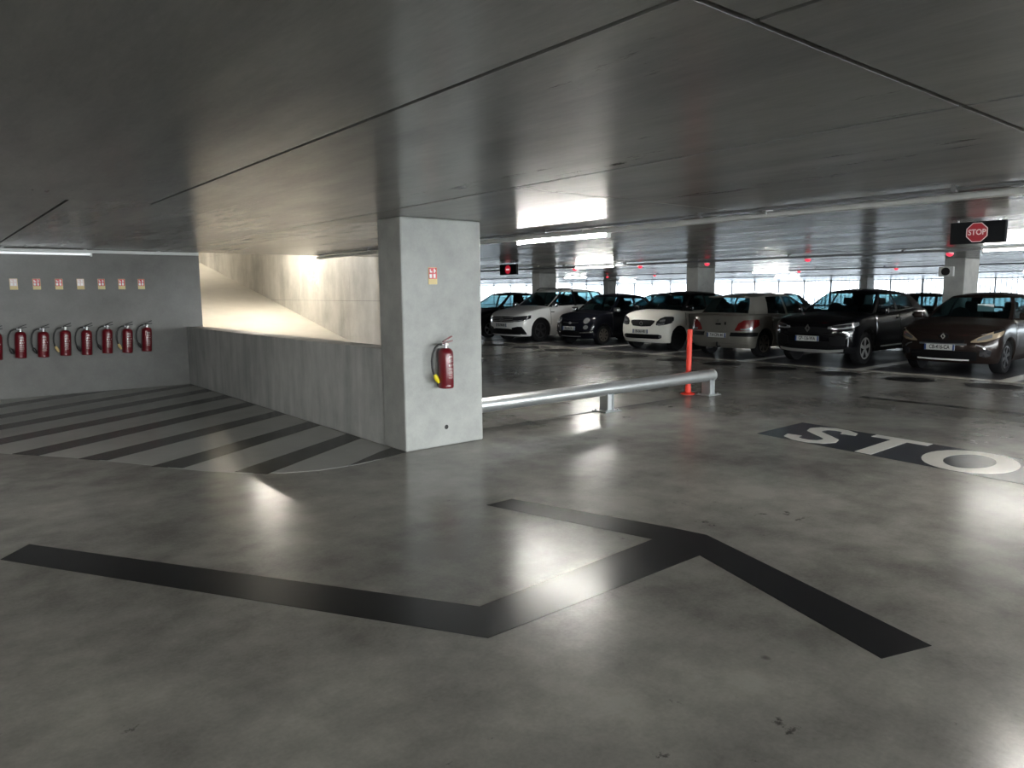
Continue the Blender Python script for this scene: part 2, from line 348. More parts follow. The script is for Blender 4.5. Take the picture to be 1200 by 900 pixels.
# near pillar and the far columns
def pillar(x0, x1, y0, y1, label, m, group=None, name='concrete_pillar'):
    t = obj(name, box(B(), x0, x1, y0, y1, 0, H, 0.018, 2), m); tag(t, label, 'pillar', group); return t
near = pillar(3.69, 4.66, 6.2, 6.66, 'wide grey concrete pillar carrying one red extinguisher', MT['pillar'])
for x, z in ((4.18, 0.20), ):
    obj('tie_hole', lathe(B(), [(0.018, 6.205), (0.024, 6.197), (0.012, 6.199)], 14, 'Y', x, 0, z), MT['joint'], near)
PIL = [(20.3, 7.2, 'far grey concrete pillar with a round speaker, behind the two rightmost dark cars'),
       (20.3, 15.2, 'far concrete pillar rising behind the white two-tone hatchback'),
       (20.3, 23.2, 'far concrete pillar rising behind the white SUV'),
       (41.5, 39.2, 'slim distant pillar behind the navy small car'),
       (52.0, 24.2, 'distant pale pillar behind the black crossover roof')]
for x, y, l in PIL: pillar(x, x+0.96, y-0.24, y+0.24, l, MT['pillar'])

# facade of glass panes far away (mullions, low wall, lintel)
def facade(name, along, fixed, a0, a1, label, slats=None, pane=None):
    bm = B(); d0, d1 = fixed, fixed+0.25
    def bx(bm, u0, u1, z0, z1, o0=0.0, o1=0.25):
        if along == 'Y': box(bm, fixed+o0, fixed+o1, u0, u1, z0, z1)
        else: box(bm, u0, u1, fixed+o0, fixed+o1, z0, z1)
    bx(bm, a0, a1, 0, 0.12); bx(bm, a0, a1, 2.26, H+0.3)
    f = obj(name, bm, MT['wall']); struct(f, label)
    n = int(round((a1-a0)/2.6)); s = (a1-a0)/n
    for k in range(n):
        p = B(); bx(p, a0+k*s+.05, a0+(k+1)*s-.05, 0.12, 2.26, 0.10, 0.12); obj('pane', p, pane or MT['glass'], f)
        p = B(); bx(p, a0+k*s-.05, a0+k*s+.05, 0.12, 2.26, 0.04, 0.18); obj('mullion', p, MT['mullion'], f)
    p = B(); bx(p, a0, a1, 2.14, 2.2, 0.06, 0.16); obj('transom', p, MT['mullion'], f)
    if slats:
        p = B(); u = slats[0]
        while u < slats[1]: bx(p, u, u+0.07, 0.12, 2.26, 0.3, 0.34); u += 0.36
        q = obj('louvre_slats', p, MT['slat'], f); q['kind'] = 'stuff'
    return f
facade('window_1', 'Y', X1, Y0, Y1, 'long bright band of windows at the far end of the hall', (Y0+1, 36), MT['solar_glass'])
facade('window_2', 'X', Y1, 8.0, X1, 'bright band of windows at the far left end of the hall', None, MT['solar_glass'])
wall('wall_right', 22.0, X1, Y0-0.3, Y0, -0.2, H+0.3, MT['wall'], 'concrete wall at the far right end of the hall')
facade('window_3', 'X', Y0-0.25, X0, 22.0, 'band of windows at the right end of the hall')
wall('wall_far_left', X0, 8.0, Y1, Y1+0.25, 0, H+0.3, MT['wall'], 'concrete wall beside the far left windows')
g = obj('ground', box(B(), X1+0.5, 180, -60, 190, -0.4, -0.25), MT['ground']); g['kind'] = 'structure'
g = obj('ground', box(B(), -40, X1+0.5, Y1+0.5, 190, -0.4, -0.25), MT['ground']); g['kind'] = 'structure'
g = obj('ground', box(B(), -40, X1+0.5, -60, Y0-0.5, -0.4, -0.25), MT['ground']); g['kind'] = 'structure'

# ------------------------------------------------------------------ floor markings (children of the floor)
def mark(name, pts, m, label=None, z=0.002):
    o = obj(name, prism(B(), pts, 0.0003, z), m, floor)
    if label: o['label'] = label
    return o
mark('painted_arrow', [(0.265, 5.277), (0.435, 5.487), (2.099, 2.844), (3.559, 2.926), (3.202, 4.233), (3.448, 4.232), (3.83, 3.01),
                       (3.89, 2.75), (3.405, 1.195), (3.117, 1.288), (3.548, 2.554), (1.925, 2.546)], MT['black_paint'], 'black painted arrow')
zeb = [(-3.0, 13.62), (-1.9, 12.1), (-0.9, 10.75), (0.0, 9.65), (0.538, 8.941), (1.064, 8.221), (1.33, 7.78), (1.597, 7.30), (1.74, 7.03), (1.90, 6.76), (2.135, 6.454), (2.421, 6.205),
       (2.708, 6.085), (3.054, 6.06), (3.35, 6.11), (3.685, 6.2), (3.685, 13.62)]
mark('painted_hatch', zeb, MT['grey_paint'], 'light grey painted no-parking area')
for (ax, ay), yr in (((-1.35, 11.48), 14.55), ((-1.0, 10.64), 13.50), ((-0.33, 10.10), 12.52), ((0.18, 9.41), 11.55), ((0.73, 8.675), 10.53), ((1.21, 7.965), 9.44), ((1.68, 7.14), 8.365), ((2.20, 6.405), 7.32)):
    h = 0.17
    pts = [(ax-0.10, ay+h*0.80), (ax+0.10, ay-h*0.80)]
    if yr > 13.6:
        sl = (yr-ay)/(3.685-ax); top = 13.62
        pts += [(ax+(top-ay+h)/sl, top), (ax+(top-ay-h)/sl, top)]
    else: pts += [(3.685, yr-h), (3.685, min(yr+h, 13.62))]
    mark('painted_stripe', pts, MT['stripe_paint'], None, 0.0035)
mark('painted_stripe', [(2.98, 6.062), (3.35, 6.11), (3.685, 6.2), (3.685, 6.49), (3.5, 6.40)], MT['stripe_paint'], None, 0.0035)
# STOP road marking
ang = math.atan2(0.112, 1.0)
def sp(u, v):      # u = along reading direction (-Y) from the top-left, v = upright (+X)
    o = Vector((7.148, 4.425)); du = Vector((-0.108, -0.994)); dv = Vector((1.0, 0.015))
    p = o + du*u + dv*v; return (p.x, p.y)
mark('painted_panel', [sp(0, 0), sp(3.55, 0), sp(3.55, 1.005), sp(0, 1.005)], MT['navy_paint'], 'dark navy panel under the word STOP')
def glyph(bm, pts, wdt, z0, z1, close=False):
    """stroke along a polyline of (u, v)"""
    n = len(pts); Lf, Rg = [], []
    for i, (u, v) in enumerate(pts):
        a = pts[(i-1) % n] if close else pts[max(i-1, 0)]; c = pts[(i+1) % n] if close else pts[min(i+1, n-1)]
        d = Vector((c[0]-a[0], c[1]-a[1])).normalized(); q = Vector((-d.y, d.x))
        wx, wv = wdt
        Lf.append(sp(u+q.x*wx/2, v+q.y*wv/2)); Rg.append(sp(u-q.x*wx/2, v-q.y*wv/2))
    r = range(n if close else n-1)
    lo = [[bm.verts.new((*p, z)) for p in S] for S in (Lf, Rg) for z in (z0, z1)]
    L0, L1, R0, R1 = lo
    for i in r:
        j = (i+1) % n
        for A, D in ((L1, R1), (L0, R0), (L0, L1), (R0, R1)): bm.faces.new((A[i], A[j], D[j], D[i]))
    if not close:
        for i in (0, n-1): bm.faces.new((L0[i], L1[i], R1[i], R0[i]))
    return bm
z0, z1 = 0.0025, 0.0045
bmS = glyph(B(), [(0.72, 0.74), (0.70, 0.84), (0.60, 0.905), (0.48, 0.905), (0.37, 0.85), (0.335, 0.74), (0.37, 0.62), (0.48, 0.54), (0.60, 0.46), (0.715, 0.37), (0.745, 0.26), (0.70, 0.15), (0.59, 0.085), (0.46, 0.085), (0.35, 0.15), (0.325, 0.27)], (0.17, 0.13), z0, z1)
obj('painted_letter', bmS, MT['white_paint'], floor)['label'] = 'white painted letter S'
bmT = B()
for poly in ([(0.93, 0.86), (1.53, 0.86), (1.53, 1.0), (0.93, 1.0)], [(1.15, 0.02), (1.32, 0.02), (1.32, 0.86), (1.15, 0.86)]):
    prism(bmT, [sp(*p) for p in poly], z0, z1)
obj('painted_letter', bmT, MT['white_paint'], floor)['label'] = 'white painted letter T'
bmO = glyph(B(), [(2.05+0.30*math.cos(t*PI/14), 0.50+0.42*math.sin(t*PI/14)) for t in range(28)], (0.19, 0.15), z0, z1, True)
obj('painted_letter', bmO, MT['white_paint'], floor)['label'] = 'white painted letter O'
bmP = B(); prism(bmP, [sp(*p) for p in [(2.62, 0.02), (2.79, 0.02), (2.79, 1.0), (2.62, 1.0)]], z0, z1)
glyph(bmP, [(2.79, 0.93), (3.0, 0.93), (3.10, 0.85), (3.12, 0.72), (3.08, 0.58), (2.98, 0.50), (2.79, 0.49)], (0.16, 0.14), z0, z1)
obj('painted_letter', bmP, MT['white_paint'], floor)['label'] = 'white painted letter P'
# row of black discs, bays, bay lines, pale strip for brighter floor
for k in range(-1, 13):
    y = 4.07+1.285*k
    if k >= 7: y = 4.07+1.285*7+(k-7)*1.40-0.1
    mark('painted_disc', [(13.42+0.40*math.cos(t*PI/14), y+0.40*math.sin(t*PI/14)) for t in range(28)], MT['disc_paint'])
STALL = [4.15+2.55*k for k in range(-2, 9)]
for y in STALL:
    mark('bay_line_or_bright_strip', [(14.2, y-0.12), (14.2, y+0.12), (19.4, y+0.12), (19.4, y-0.12)], MT['white_paint'], None, 0.003)
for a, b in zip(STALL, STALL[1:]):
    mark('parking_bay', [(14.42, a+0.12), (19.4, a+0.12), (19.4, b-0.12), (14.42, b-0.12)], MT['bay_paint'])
mark('bay_line_or_bright_strip', [(14.16, STALL[0]), (14.40, STALL[0]), (14.40, STALL[-1]), (14.16, STALL[-1])], MT['cream_paint'])  # no real line: brighter floor put in as a pale strip
mark('drain_strip', [(10.66, 4.95), (10.82, 4.95), (10.82, -6), (10.66, -6)], MT['stripe_paint'])
mark('drain_strip', [(10.7, 14.35), (10.7, 14.55), (13.0, 14.55), (13.0, 14.35)], MT['stripe_paint'])
mark('expansion_joint', [(4.67, 6.655), (4.67, 6.69), (9.45, 6.71), (9.45, 6.675)], MT['joint'])

# ------------------------------------------------------------------ fire extinguishers
def extinguisher(label, yellow=False, group=None, var=0):
    """base at z=0, wall plane at y=0, stands out towards -Y"""
    t = thing('fire_extinguisher', label, 'extinguisher', group=group)
    r, hh = 0.078, 0.41; cy = -0.095
    obj('cylinder', lathe(B(), [(r*0.82, 0.0), (r*0.95, 0.004), (r, 0.018), (r, 0.03), (r*0.985, 0.035), (r, 0.04), (r, hh-0.06), (r*0.93, hh-0.03), (r*0.70, hh-0.008), (0.028, hh)], 28, 'Z', 0, cy), MT['ext_red'], t, 40)
    vb = B(); lathe(vb, [(0.021, hh-0.004), (0.021, hh+0.025), (0.026, hh+0.027), (0.026, hh+0.05), (0.015, hh+0.056)], 16, 'Z', 0, cy)
    tube(vb, [(-0.02, cy, hh+0.036), (-0.05, cy, hh+0.038)], 0.012)
    v = obj('valve', vb, MT['steel'], t, 40)
    hb = B()
    for dz, tilt, ln in ((0.045, 0.30, 0.115), (0.062, 0.62, 0.12)):
        m = Matrix.Translation((0.0-0.03, cy, hh+dz)) @ Matrix.Rotation(-tilt*0.75, 4, 'Y')
        n0 = len(hb.verts); box(hb, 0, ln, -0.014, 0.014, -0.006, 0.006, 0.002)
        hb.verts.ensure_lookup_table()
        for q in list(hb.verts)[n0:]: q.co = m @ q.co
    lv = obj('lever', hb, MT['ext_red'] if yellow else MT['black_rubber'], t)
    obj('gauge', lathe(B(), [(0.014, cy-0.024), (0.014, cy-0.035), (0.012, cy-0.037)], 14, 'Y', 0, 0, hh+0.036), MT['sticker_white'], v)
    P = [(-0.045, cy, hh+0.038), (-0.085, cy, hh+0.034), (-0.125, cy, hh+0.006), (-0.152, cy+0.005, hh-0.05), (-0.162, cy+0.008, hh-0.12), (-0.160, cy+0.008, hh-0.19), (-0.146, cy+0.004, 0.16), (-0.122, cy, 0.12)]
    obj('hose', tube(B(), P, 0.0115, 10), MT['black_rubber'], t, 60)
    nz = obj('nozzle', tube(B(), [(-0.138, cy, 0.15), (-0.124, cy, 0.12), (-0.110, cy, 0.095), (-0.092, cy, 0.06)], [0.014, 0.024, 0.022, 0.012], 12), MT['yellow'] if yellow else MT['black_rubber'] if var % 3 else MT['sticker_tan'], t, 60)
    # bracket to the wall
    bb = B(); box(bb, -0.02, 0.02, cy+r-0.004, -0.001, 0.22, 0.34); box(bb, -0.03, 0.03, -0.008, -0.001, 0.18, 0.39)
    obj('wall_bracket', bb, MT['steel'], t)
    # printed label: curved patch with pale print rows
    def curved(a0, a1, z0, z1, rr, n=6):
        q = B(); lo, hi = [], []
        for k in range(n+1):
            a = a0+(a1-a0)*k/n; x, y = rr*math.sin(a), cy-rr*math.cos(a)
            lo.append(q.verts.new((x, y, z0))); hi.append(q.verts.new((x, y, z1)))
        for k in range(n): q.faces.new((lo[k], lo[k+1], hi[k+1], hi[k]))
        return q
    q = B()
    rnd = random.Random(var+3)
    for z0, z1, wd in ((0.325, 0.331, .30), (0.312, 0.317, .36), (0.288, 0.293, .30), (0.272, 0.277, .38), (0.226, 0.246, .12), (0.226, 0.246, -.26), (0.232, 0.249, .46), (0.205, 0.208, .42), (0.196, 0.199, .4), (0.187, 0.190, .42),
                       (0.172, 0.175, .38), (0.163, 0.166, .42), (0.154, 0.157, .4), (0.139, 0.142, .42), (0.130, 0.133, .3), (0.115, 0.118, .42), (0.106, 0.109, .36)):
        a0, a1 = (-abs(wd), abs(wd)) if abs(wd) > .28 and z0 != 0.232 else (wd-.11, wd+.06)
        a1 -= rnd.random()*0.1
        qq = curved(a0+.15, a1+.15, z0, z1, r+0.0012, 5); me = bpy.data.meshes.new('tmp'); qq.to_mesh(me); qq.free(); q.from_mesh(me); bpy.data.meshes.remove(me)
    obj('label_print', q, MT['print'], t)
    return t
pe = extinguisher('red fire extinguisher with yellow nozzle hung on the wide pillar', True)
pe.location = (4.125, 6.199, 0.625)
ORD = ['cut off at the left frame edge', 'second from the left', 'third from the left', 'fourth from the left', 'fifth from the left', 'third from the right', 'second from the right', 'at the right end']
protos = [extinguisher('red wall extinguisher with black hose, '+ORD[k]+' of the row', False, 'extinguishers in a row on the left wall', k) if k < 3 else None for k in range(8)]
def copy_tree(o, parent=None):
    c = o.copy(); C.objects.link(c); c.parent = parent
    for ch in list(o.children): copy_tree(ch, c)
    return c
for k in range(3, 8):
    c = copy_tree(protos[k % 3]); c['label'] = 'red wall extinguisher with black hose, '+ORD[k]+' of the row'; protos[k] = c
for k, t in enumerate(protos):
    t.location = (0.90+0.3*k if k else 0.89, 13.628, 0.625+(0.008 if k % 2 else 0)); t.rotation_euler = (0, 0.06, 0)

# safety stickers above each extinguisher
def sticker(label, pale=False, group=None):
    t = thing('extinguisher_sign', label, 'sign', group=group)
    obj('backing', box(B(), -0.052, 0.052, -0.004, 0, 0, 0.17), MT['sticker_tan'], t)
    red = obj('red_field', box(B(), -0.047, 0.047, -0.006, -0.003, 0.055, 0.166), MT['sticker_pale'] if pale else MT['sticker_red'], t)
    q = B()
    box(q, -0.040, -0.012, -0.0075, -0.005, 0.064, 0.102); box(q, 0.006, 0.030, -0.0075, -0.005, 0.064, 0.104)   # flame and body squares
    box(q, -0.036, -0.008, -0.0075, -0.005, 0.118, 0.132); box(q, -0.036, -0.026, -0.0075, -0.005, 0.132, 0.152)
    box(q, 0.012, 0.024, -0.0075, -0.005, 0.116, 0.156); box(q, 0.024, 0.034, -0.0075, -0.005, 0.128, 0.142)
    obj('pictogram', q, MT['sticker_white'], red)
    return t
s = sticker('red and tan extinguisher sticker high on the wide pillar'); s.location = (4.05, 6.199, 1.675)
SO = ['leftmost of the seven, faded pink', 'second from the left', 'third from the left', 'middle one, washed out by glare', 'third from the right', 'second from the right', 'rightmost of the seven']
s0 = sticker('', False); s1 = sticker('', True)
for k in range(7):
    b_ = s1 if k in (0, 3) else s0  # leftmost is faded; on the middle one glare is put in as paleness
    t = b_ if k in (0, 1) else copy_tree(b_)
    t['label'] = 'small red sticker on the left wall above the extinguishers, '+SO[k]; t['group'] = 'stickers above the wall extinguishers'
    t.location = (1.205+0.3005*k, 13.629, 1.69)

# ------------------------------------------------------------------ guard rail and bollard
t = thing('guard_rail', 'low galvanised steel pipe guard rail beside the wide pillar', 'rail', (4.66, 6.60, 0))
obj('pipe', lathe(B(), [(0.07, 0.005), (0.088, 0.012), (0.088, 4.70), (0.07, 4.708)], 28, 'X', 0, 0, 0.30), MT['galv'], t, 40)
for x in (2.37, 4.62):
    bb = B(); box(bb, x-0.055, x+0.055, -0.045, 0.045, 0.012, 0.235); box(bb, x-0.06, x-0.05, -0.075, 0.075, 0.012, 0.26); box(bb, x+0.05, x+0.06, -0.075, 0.075, 0.012, 0.26)
    p = obj('post', bb, MT['galv'], t)
    pl = B(); box(pl, x-0.15, x+0.15, -0.13, 0.13, 0.001, 0.014, 0.003)
    for sx_ in (-.11, .11):
        for sy_ in (-.095, .095): lathe(pl, [(0.014, 0.012), (0.014, 0.026), (0.006, 0.034)], 6, 'Z', x+sx_, sy_)
    obj('base_plate', pl, MT['galv'], p)
obj('end_cap', lathe(B(), [(0.094, 4.69), (0.094, 4.712), (0.05, 4.722)], 28, 'X', 0, 0, 0.30), MT['galv'], t)
t = thing('flexible_bollard', 'thin orange red flexible bollard standing behind the guard rail', 'bollard', (9.12, 6.86, 0))
post = obj('post', lathe(B(), [(0.046, 0.02), (0.046, 0.10), (0.040, 0.12), (0.040, 0.98), (0.034, 1.0), (0.01, 1.005)], 20), MT['red_bollard'], t, 40)
post.rotation_euler = (0.03, -0.02, 0)
obj('base', lathe(B(), [(0.11, 0.001), (0.11, 0.012), (0.06, 0.03), (0.046, 0.035)], 20), MT['red_bollard'], t, 40)

# ------------------------------------------------------------------ trunking, conduits, tube lights
def trunk(x, y0, y1, z, wdt, hgt, label, m):
    t = thing('light_trunking', label, 'trunking', (x, 0, z))
    obj('channel', box(B(), -wdt/2, wdt/2, y0, y1, 0, hgt, 0.004, 1), m, t)
    q = y0+1.0
    while q < y1:
        obj('hanger', box(B(), -wdt/2-0.012, wdt/2+0.012, q-0.02, q+0.02, hgt*0.5, H-z-0.001), m, t); q += 2.4
    return t
def conduit(x, y0, y1, z, r, label):
    t = thing('conduit', label, 'conduit', (x, 0, z))
    obj('pipe', lathe(B(), [(r, y0), (r, y1)], 10, 'Y'), MT['grey_metal'], t, 60)
    q = y0+0.7
    while q < y1:
        obj('clip', box(B(), -r-0.01, r+0.01, q-0.015, q+0.015, -r-0.004, H-z-0.001), MT['grey_metal'], t); q += 2.2
    return t
def luminaire(loc, length, label, m, along='Y', group=None):
    t = thing('tube_light', label, 'light', loc, 0 if along == 'Y' else PI/2, group)
    obj('housing', box(B(), -0.05, 0.05, -length/2-0.03, length/2+0.03, 0.03, 0.075, 0.006, 1), MT['white_metal'], t)
    obj('tube', lathe(B(), [(0.018, -length/2), (0.018, length/2)], 10, 'Y', 0, 0, 0.01), m, t, 50)
    for s_ in (-1, 1): obj('end_holder', box(B(), -0.03, 0.03, s_*(length/2+0.012)-0.012, s_*(length/2+0.012)+0.012, -0.02, 0.04), MT['white_metal'], t)
    return t
trunk(6.22, Y0+0.02, 13.6, 2.26, 0.09, 0.05, 'long pale lighting trunking across the ceiling above the guard rail', MT['white_metal'])
conduit(5.88, Y0+0.02, 13.0, 2.303, 0.014, 'thin conduit clipped to the ceiling beside the pale trunking')
trunk(14.95, Y0+0.02, 40, 2.26, 0.07, 0.045, 'dark lighting trunking above the front row of parked cars', MT['grey_metal'])
trunk(25.1, Y0+0.02, 60, 2.26, 0.07, 0.045, 'lighting trunking behind the far pillars, second beyond the front row', MT['grey_metal'])
trunk(37.7, Y0+0.02, 66, 2.26, 0.07, 0.045, 'distant lighting trunking before the bright windows', MT['grey_metal'])
luminaire((6.35, 6.78, 2.235), 1.62, 'bright tube light at the right of the wide pillar', MT['tube_soft'])
luminaire((6.35, 0.9, 2.235), 1.5, 'bright tube light at the right frame edge above the stop sign', MT['tube'])
luminaire((6.35, -5.0, 2.235), 1.5, 'tube light beyond the right frame edge', MT['tube'])
luminaire((14.75, 14.35, 2.235), 1.45, 'bright tube light above the small cars beyond the no-entry sign', MT['tube_soft'])
luminaire((14.75, 4.05, 2.235), 1.45, 'bright tube light beside the stop sign above the brown car', MT['tube_weak'])
luminaire((14.75, -6.2, 2.235), 1.45, 'tube light over the bays beyond the right frame edge', MT['tube'])
luminaire((14.75, 24.6, 2.235), 1.45, 'tube light over the bays hidden beyond the wide pillar', MT['tube'])
for y in (6.6, 0.6): luminaire((-2.3, y, 2.235), 1.5, {6.6: 'unseen tube light added behind the left frame edge', 0.6: 'unseen tube light added behind the viewpoint', -5.4: 'unseen tube light added far behind the viewpoint at right'}[y], MT['tube'])  # unseen fill tubes, added to light the foreground and the parapet
FAR = [((25.6, 15.5), 'warm tube light beyond the second pillar from the right'), ((25.4, 5.0), 'tube light beyond the pillar with the speaker'), ((25.4, 26.0), 'tube light beyond the white SUV'),
       ((38.4, 22.2), 'small distant tube light above the silver hatchback'), ((38.2, 34.0), 'distant tube light behind the navy car'), ((38.2, 10.0), 'distant tube light behind the rightmost pillar')]
for (x, y), l in FAR: luminaire((x, y, 2.235), 1.5, l, MT['tube_soft'])
# over the ramp, on the upper level
for (x, y, z), l in (((6.3, 17.0, 2.72), 'tube light hung over the ramp foot'), ((6.0, 24.6, 4.75), 'tube light hung over the ramp head')):
    t = luminaire((x, y, z), 1.5, l, MT['ramp_tube'])
    for s_ in (-0.6, 0.6): obj('hanger_rod', tube(B(), [(0, s_, 0.07), (0, s_, 5.2-z)], 0.006, 6), MT['steel'], t)
# left wall strip
t = thing('light_trunking', 'white trunking along the top of the left wall', 'trunking', (0, 13.56, 2.27))
obj('channel', box(B(), -4.0, 3.95, -0.03, 0.03, 0, 0.05, 0.004, 1), MT['white_metal'], t)
for k in range(-3, 4): obj('hanger', box(B(), k*1.1-.02, k*1.1+.02, -0.04, 0.06, 0.03, 0.06), MT['white_metal'], t)
luminaire((1.50, 13.46, 2.235), 1.5, 'dim tube light at the top of the left wall', MT['dim_tube'], 'X')
# bay indicator lamps
LED = [(15.1, 5.45, 'red bay lamp just left of the speaker pillar'), (15.1, 8.26, 'red bay lamp above the black crossover'), (15.1, 10.87, 'red bay lamp above the silver hatchback'),
       (15.1, 13.0, 'red bay lamp above the white two-tone hatchback'), (15.1, 15.5, 'red bay lamp above the white SUV'), (25.0, 10.6, 'far small red bay lamp above the black crossover roof'),
       (25.0, 14.0, 'far small red bay lamp over the silver hatchback'), (25.0, 20.7, 'far small red bay lamp over the white two-tone hatchback'), (25.0, 23.5, 'far small red bay lamp over the navy car')]
for x, y, l in LED:
    t = thing('bay_lamp', l, 'lamp', (x, y, 2.225), group='parking bay lamps under the ceiling')
    obj('lens', lathe(B(), [(0.02, -0.045), (0.05, -0.028), (0.062, 0.0), (0.06, 0.012)], 16), MT['led_red'], t, 60)
    obj('holder', lathe(B(), [(0.066, 0.012), (0.066, 0.028), (0.02, 0.035), (0.012, 0.09)], 16), MT['white_metal'], t, 40)
t = thing('bay_lamp', 'tiny green bay lamp at the right frame edge', 'lamp', (25.0, 6.45, 2.225))
obj('lens', lathe(B(), [(0.02, -0.045), (0.05, -0.028), (0.062, 0.0), (0.06, 0.012)], 16), MT['led_green'], t, 60)
obj('holder', lathe(B(), [(0.066, 0.012), (0.066, 0.028), (0.02, 0.035), (0.012, 0.09)], 16), MT['white_metal'], t, 40)
# speaker on far pillar
t = thing('wall_speaker', 'grey speaker with round black cone high on the far pillar', 'speaker', (20.298, 7.36, 2.0))
obj('body', box(B(), -0.10, 0, -0.17, 0.17, -0.12, 0.12, 0.01), MT['white_metal'], t)
obj('cone', lathe(B(), [(0.10, -0.10), (0.10, -0.115), (0.07, -0.105), (0.02, -0.112)], 20, 'X', 0, 0, 0), MT['black_rubber'], t, 40)

# hanging display panels
def octagon(r): return [(r*math.cos(PI/8+k*PI/4), r*math.sin(PI/8+k*PI/4)) for k in range(8)]
def flat_poly(pts, x0, x1):
    q = B(); lo = [q.verts.new((x0, -a, b)) for a, b in pts]; hi = [q.verts.new((x1, -a, b)) for a, b in pts]; n = len(pts)
    for k in range(n): q.faces.new((lo[k], lo[(k+1) % n], hi[(k+1) % n], hi[k]))
    q.faces.new(lo); q.faces.new(hi); return q
def ring_poly(po, pi_, x0, x1):
    q = B(); n = len(po)
    V = [[q.verts.new((x, -a, b)) for a, b in P] for P in (po, pi_) for x in (x0, x1)]
    o0, o1, i0, i1 = V
    for k in range(n):
        j = (k+1) % n
        for A, D in ((o0, i0), (o1, i1), (o0, o1), (i0, i1)): q.faces.new((A[k], A[j], D[j], D[k]))
    return q
t = thing('stop_sign', 'black hanging panel with a red octagon reading STOP', 'sign', (9.05, 3.01, 2.195))
obj('panel', box(B(), 0, 0.07, -0.268, 0.268, -0.118, 0.118, 0.004, 1), MT['sign_black'], t)
oc = obj('octagon', flat_poly(octagon(0.105), -0.004, 0.001), MT['sign_red'], t)
obj('octagon_outline', ring_poly(octagon(0.112), octagon(0.104), -0.006, 0.001), MT['sign_line'], t)
text('lettering', 'STOP', 0.085, MT['sign_line'], t, facing('-X', (-0.005, 0.0, 0.0)), 0.0015, 0.001, (0.85, 1.0))
for s_ in (-0.2, 0.2): obj('hanger', tube(B(), [(0.035, s_, 0.118), (0.035, s_, H-2.195)], 0.008, 8), MT['steel'], t)
t = thing('no_entry_sign', 'small black hanging panel with a red no-entry disc', 'sign', (12.2, 15.05, 2.17))
obj('panel', box(B(), 0, 0.07, -0.35, 0.35, -0.135, 0.135, 0.004, 1), MT['sign_black'], t)
circ = [(0.115*math.cos(k*PI/12), 0.115*math.sin(k*PI/12)) for k in range(24)]
obj('disc', flat_poly(circ, -0.004, 0.001), MT['entry_red'], t)
obj('bar', flat_poly([(-0.07, -0.02), (0.07, -0.02), (0.07, 0.02), (-0.07, 0.02)], -0.008, -0.003), MT['entry_white'], t)
for s_ in (-0.25, 0.25): obj('hanger', tube(B(), [(0.035, s_, 0.13), (0.035, s_, H-2.17)], 0.008, 8), MT['steel'], t)

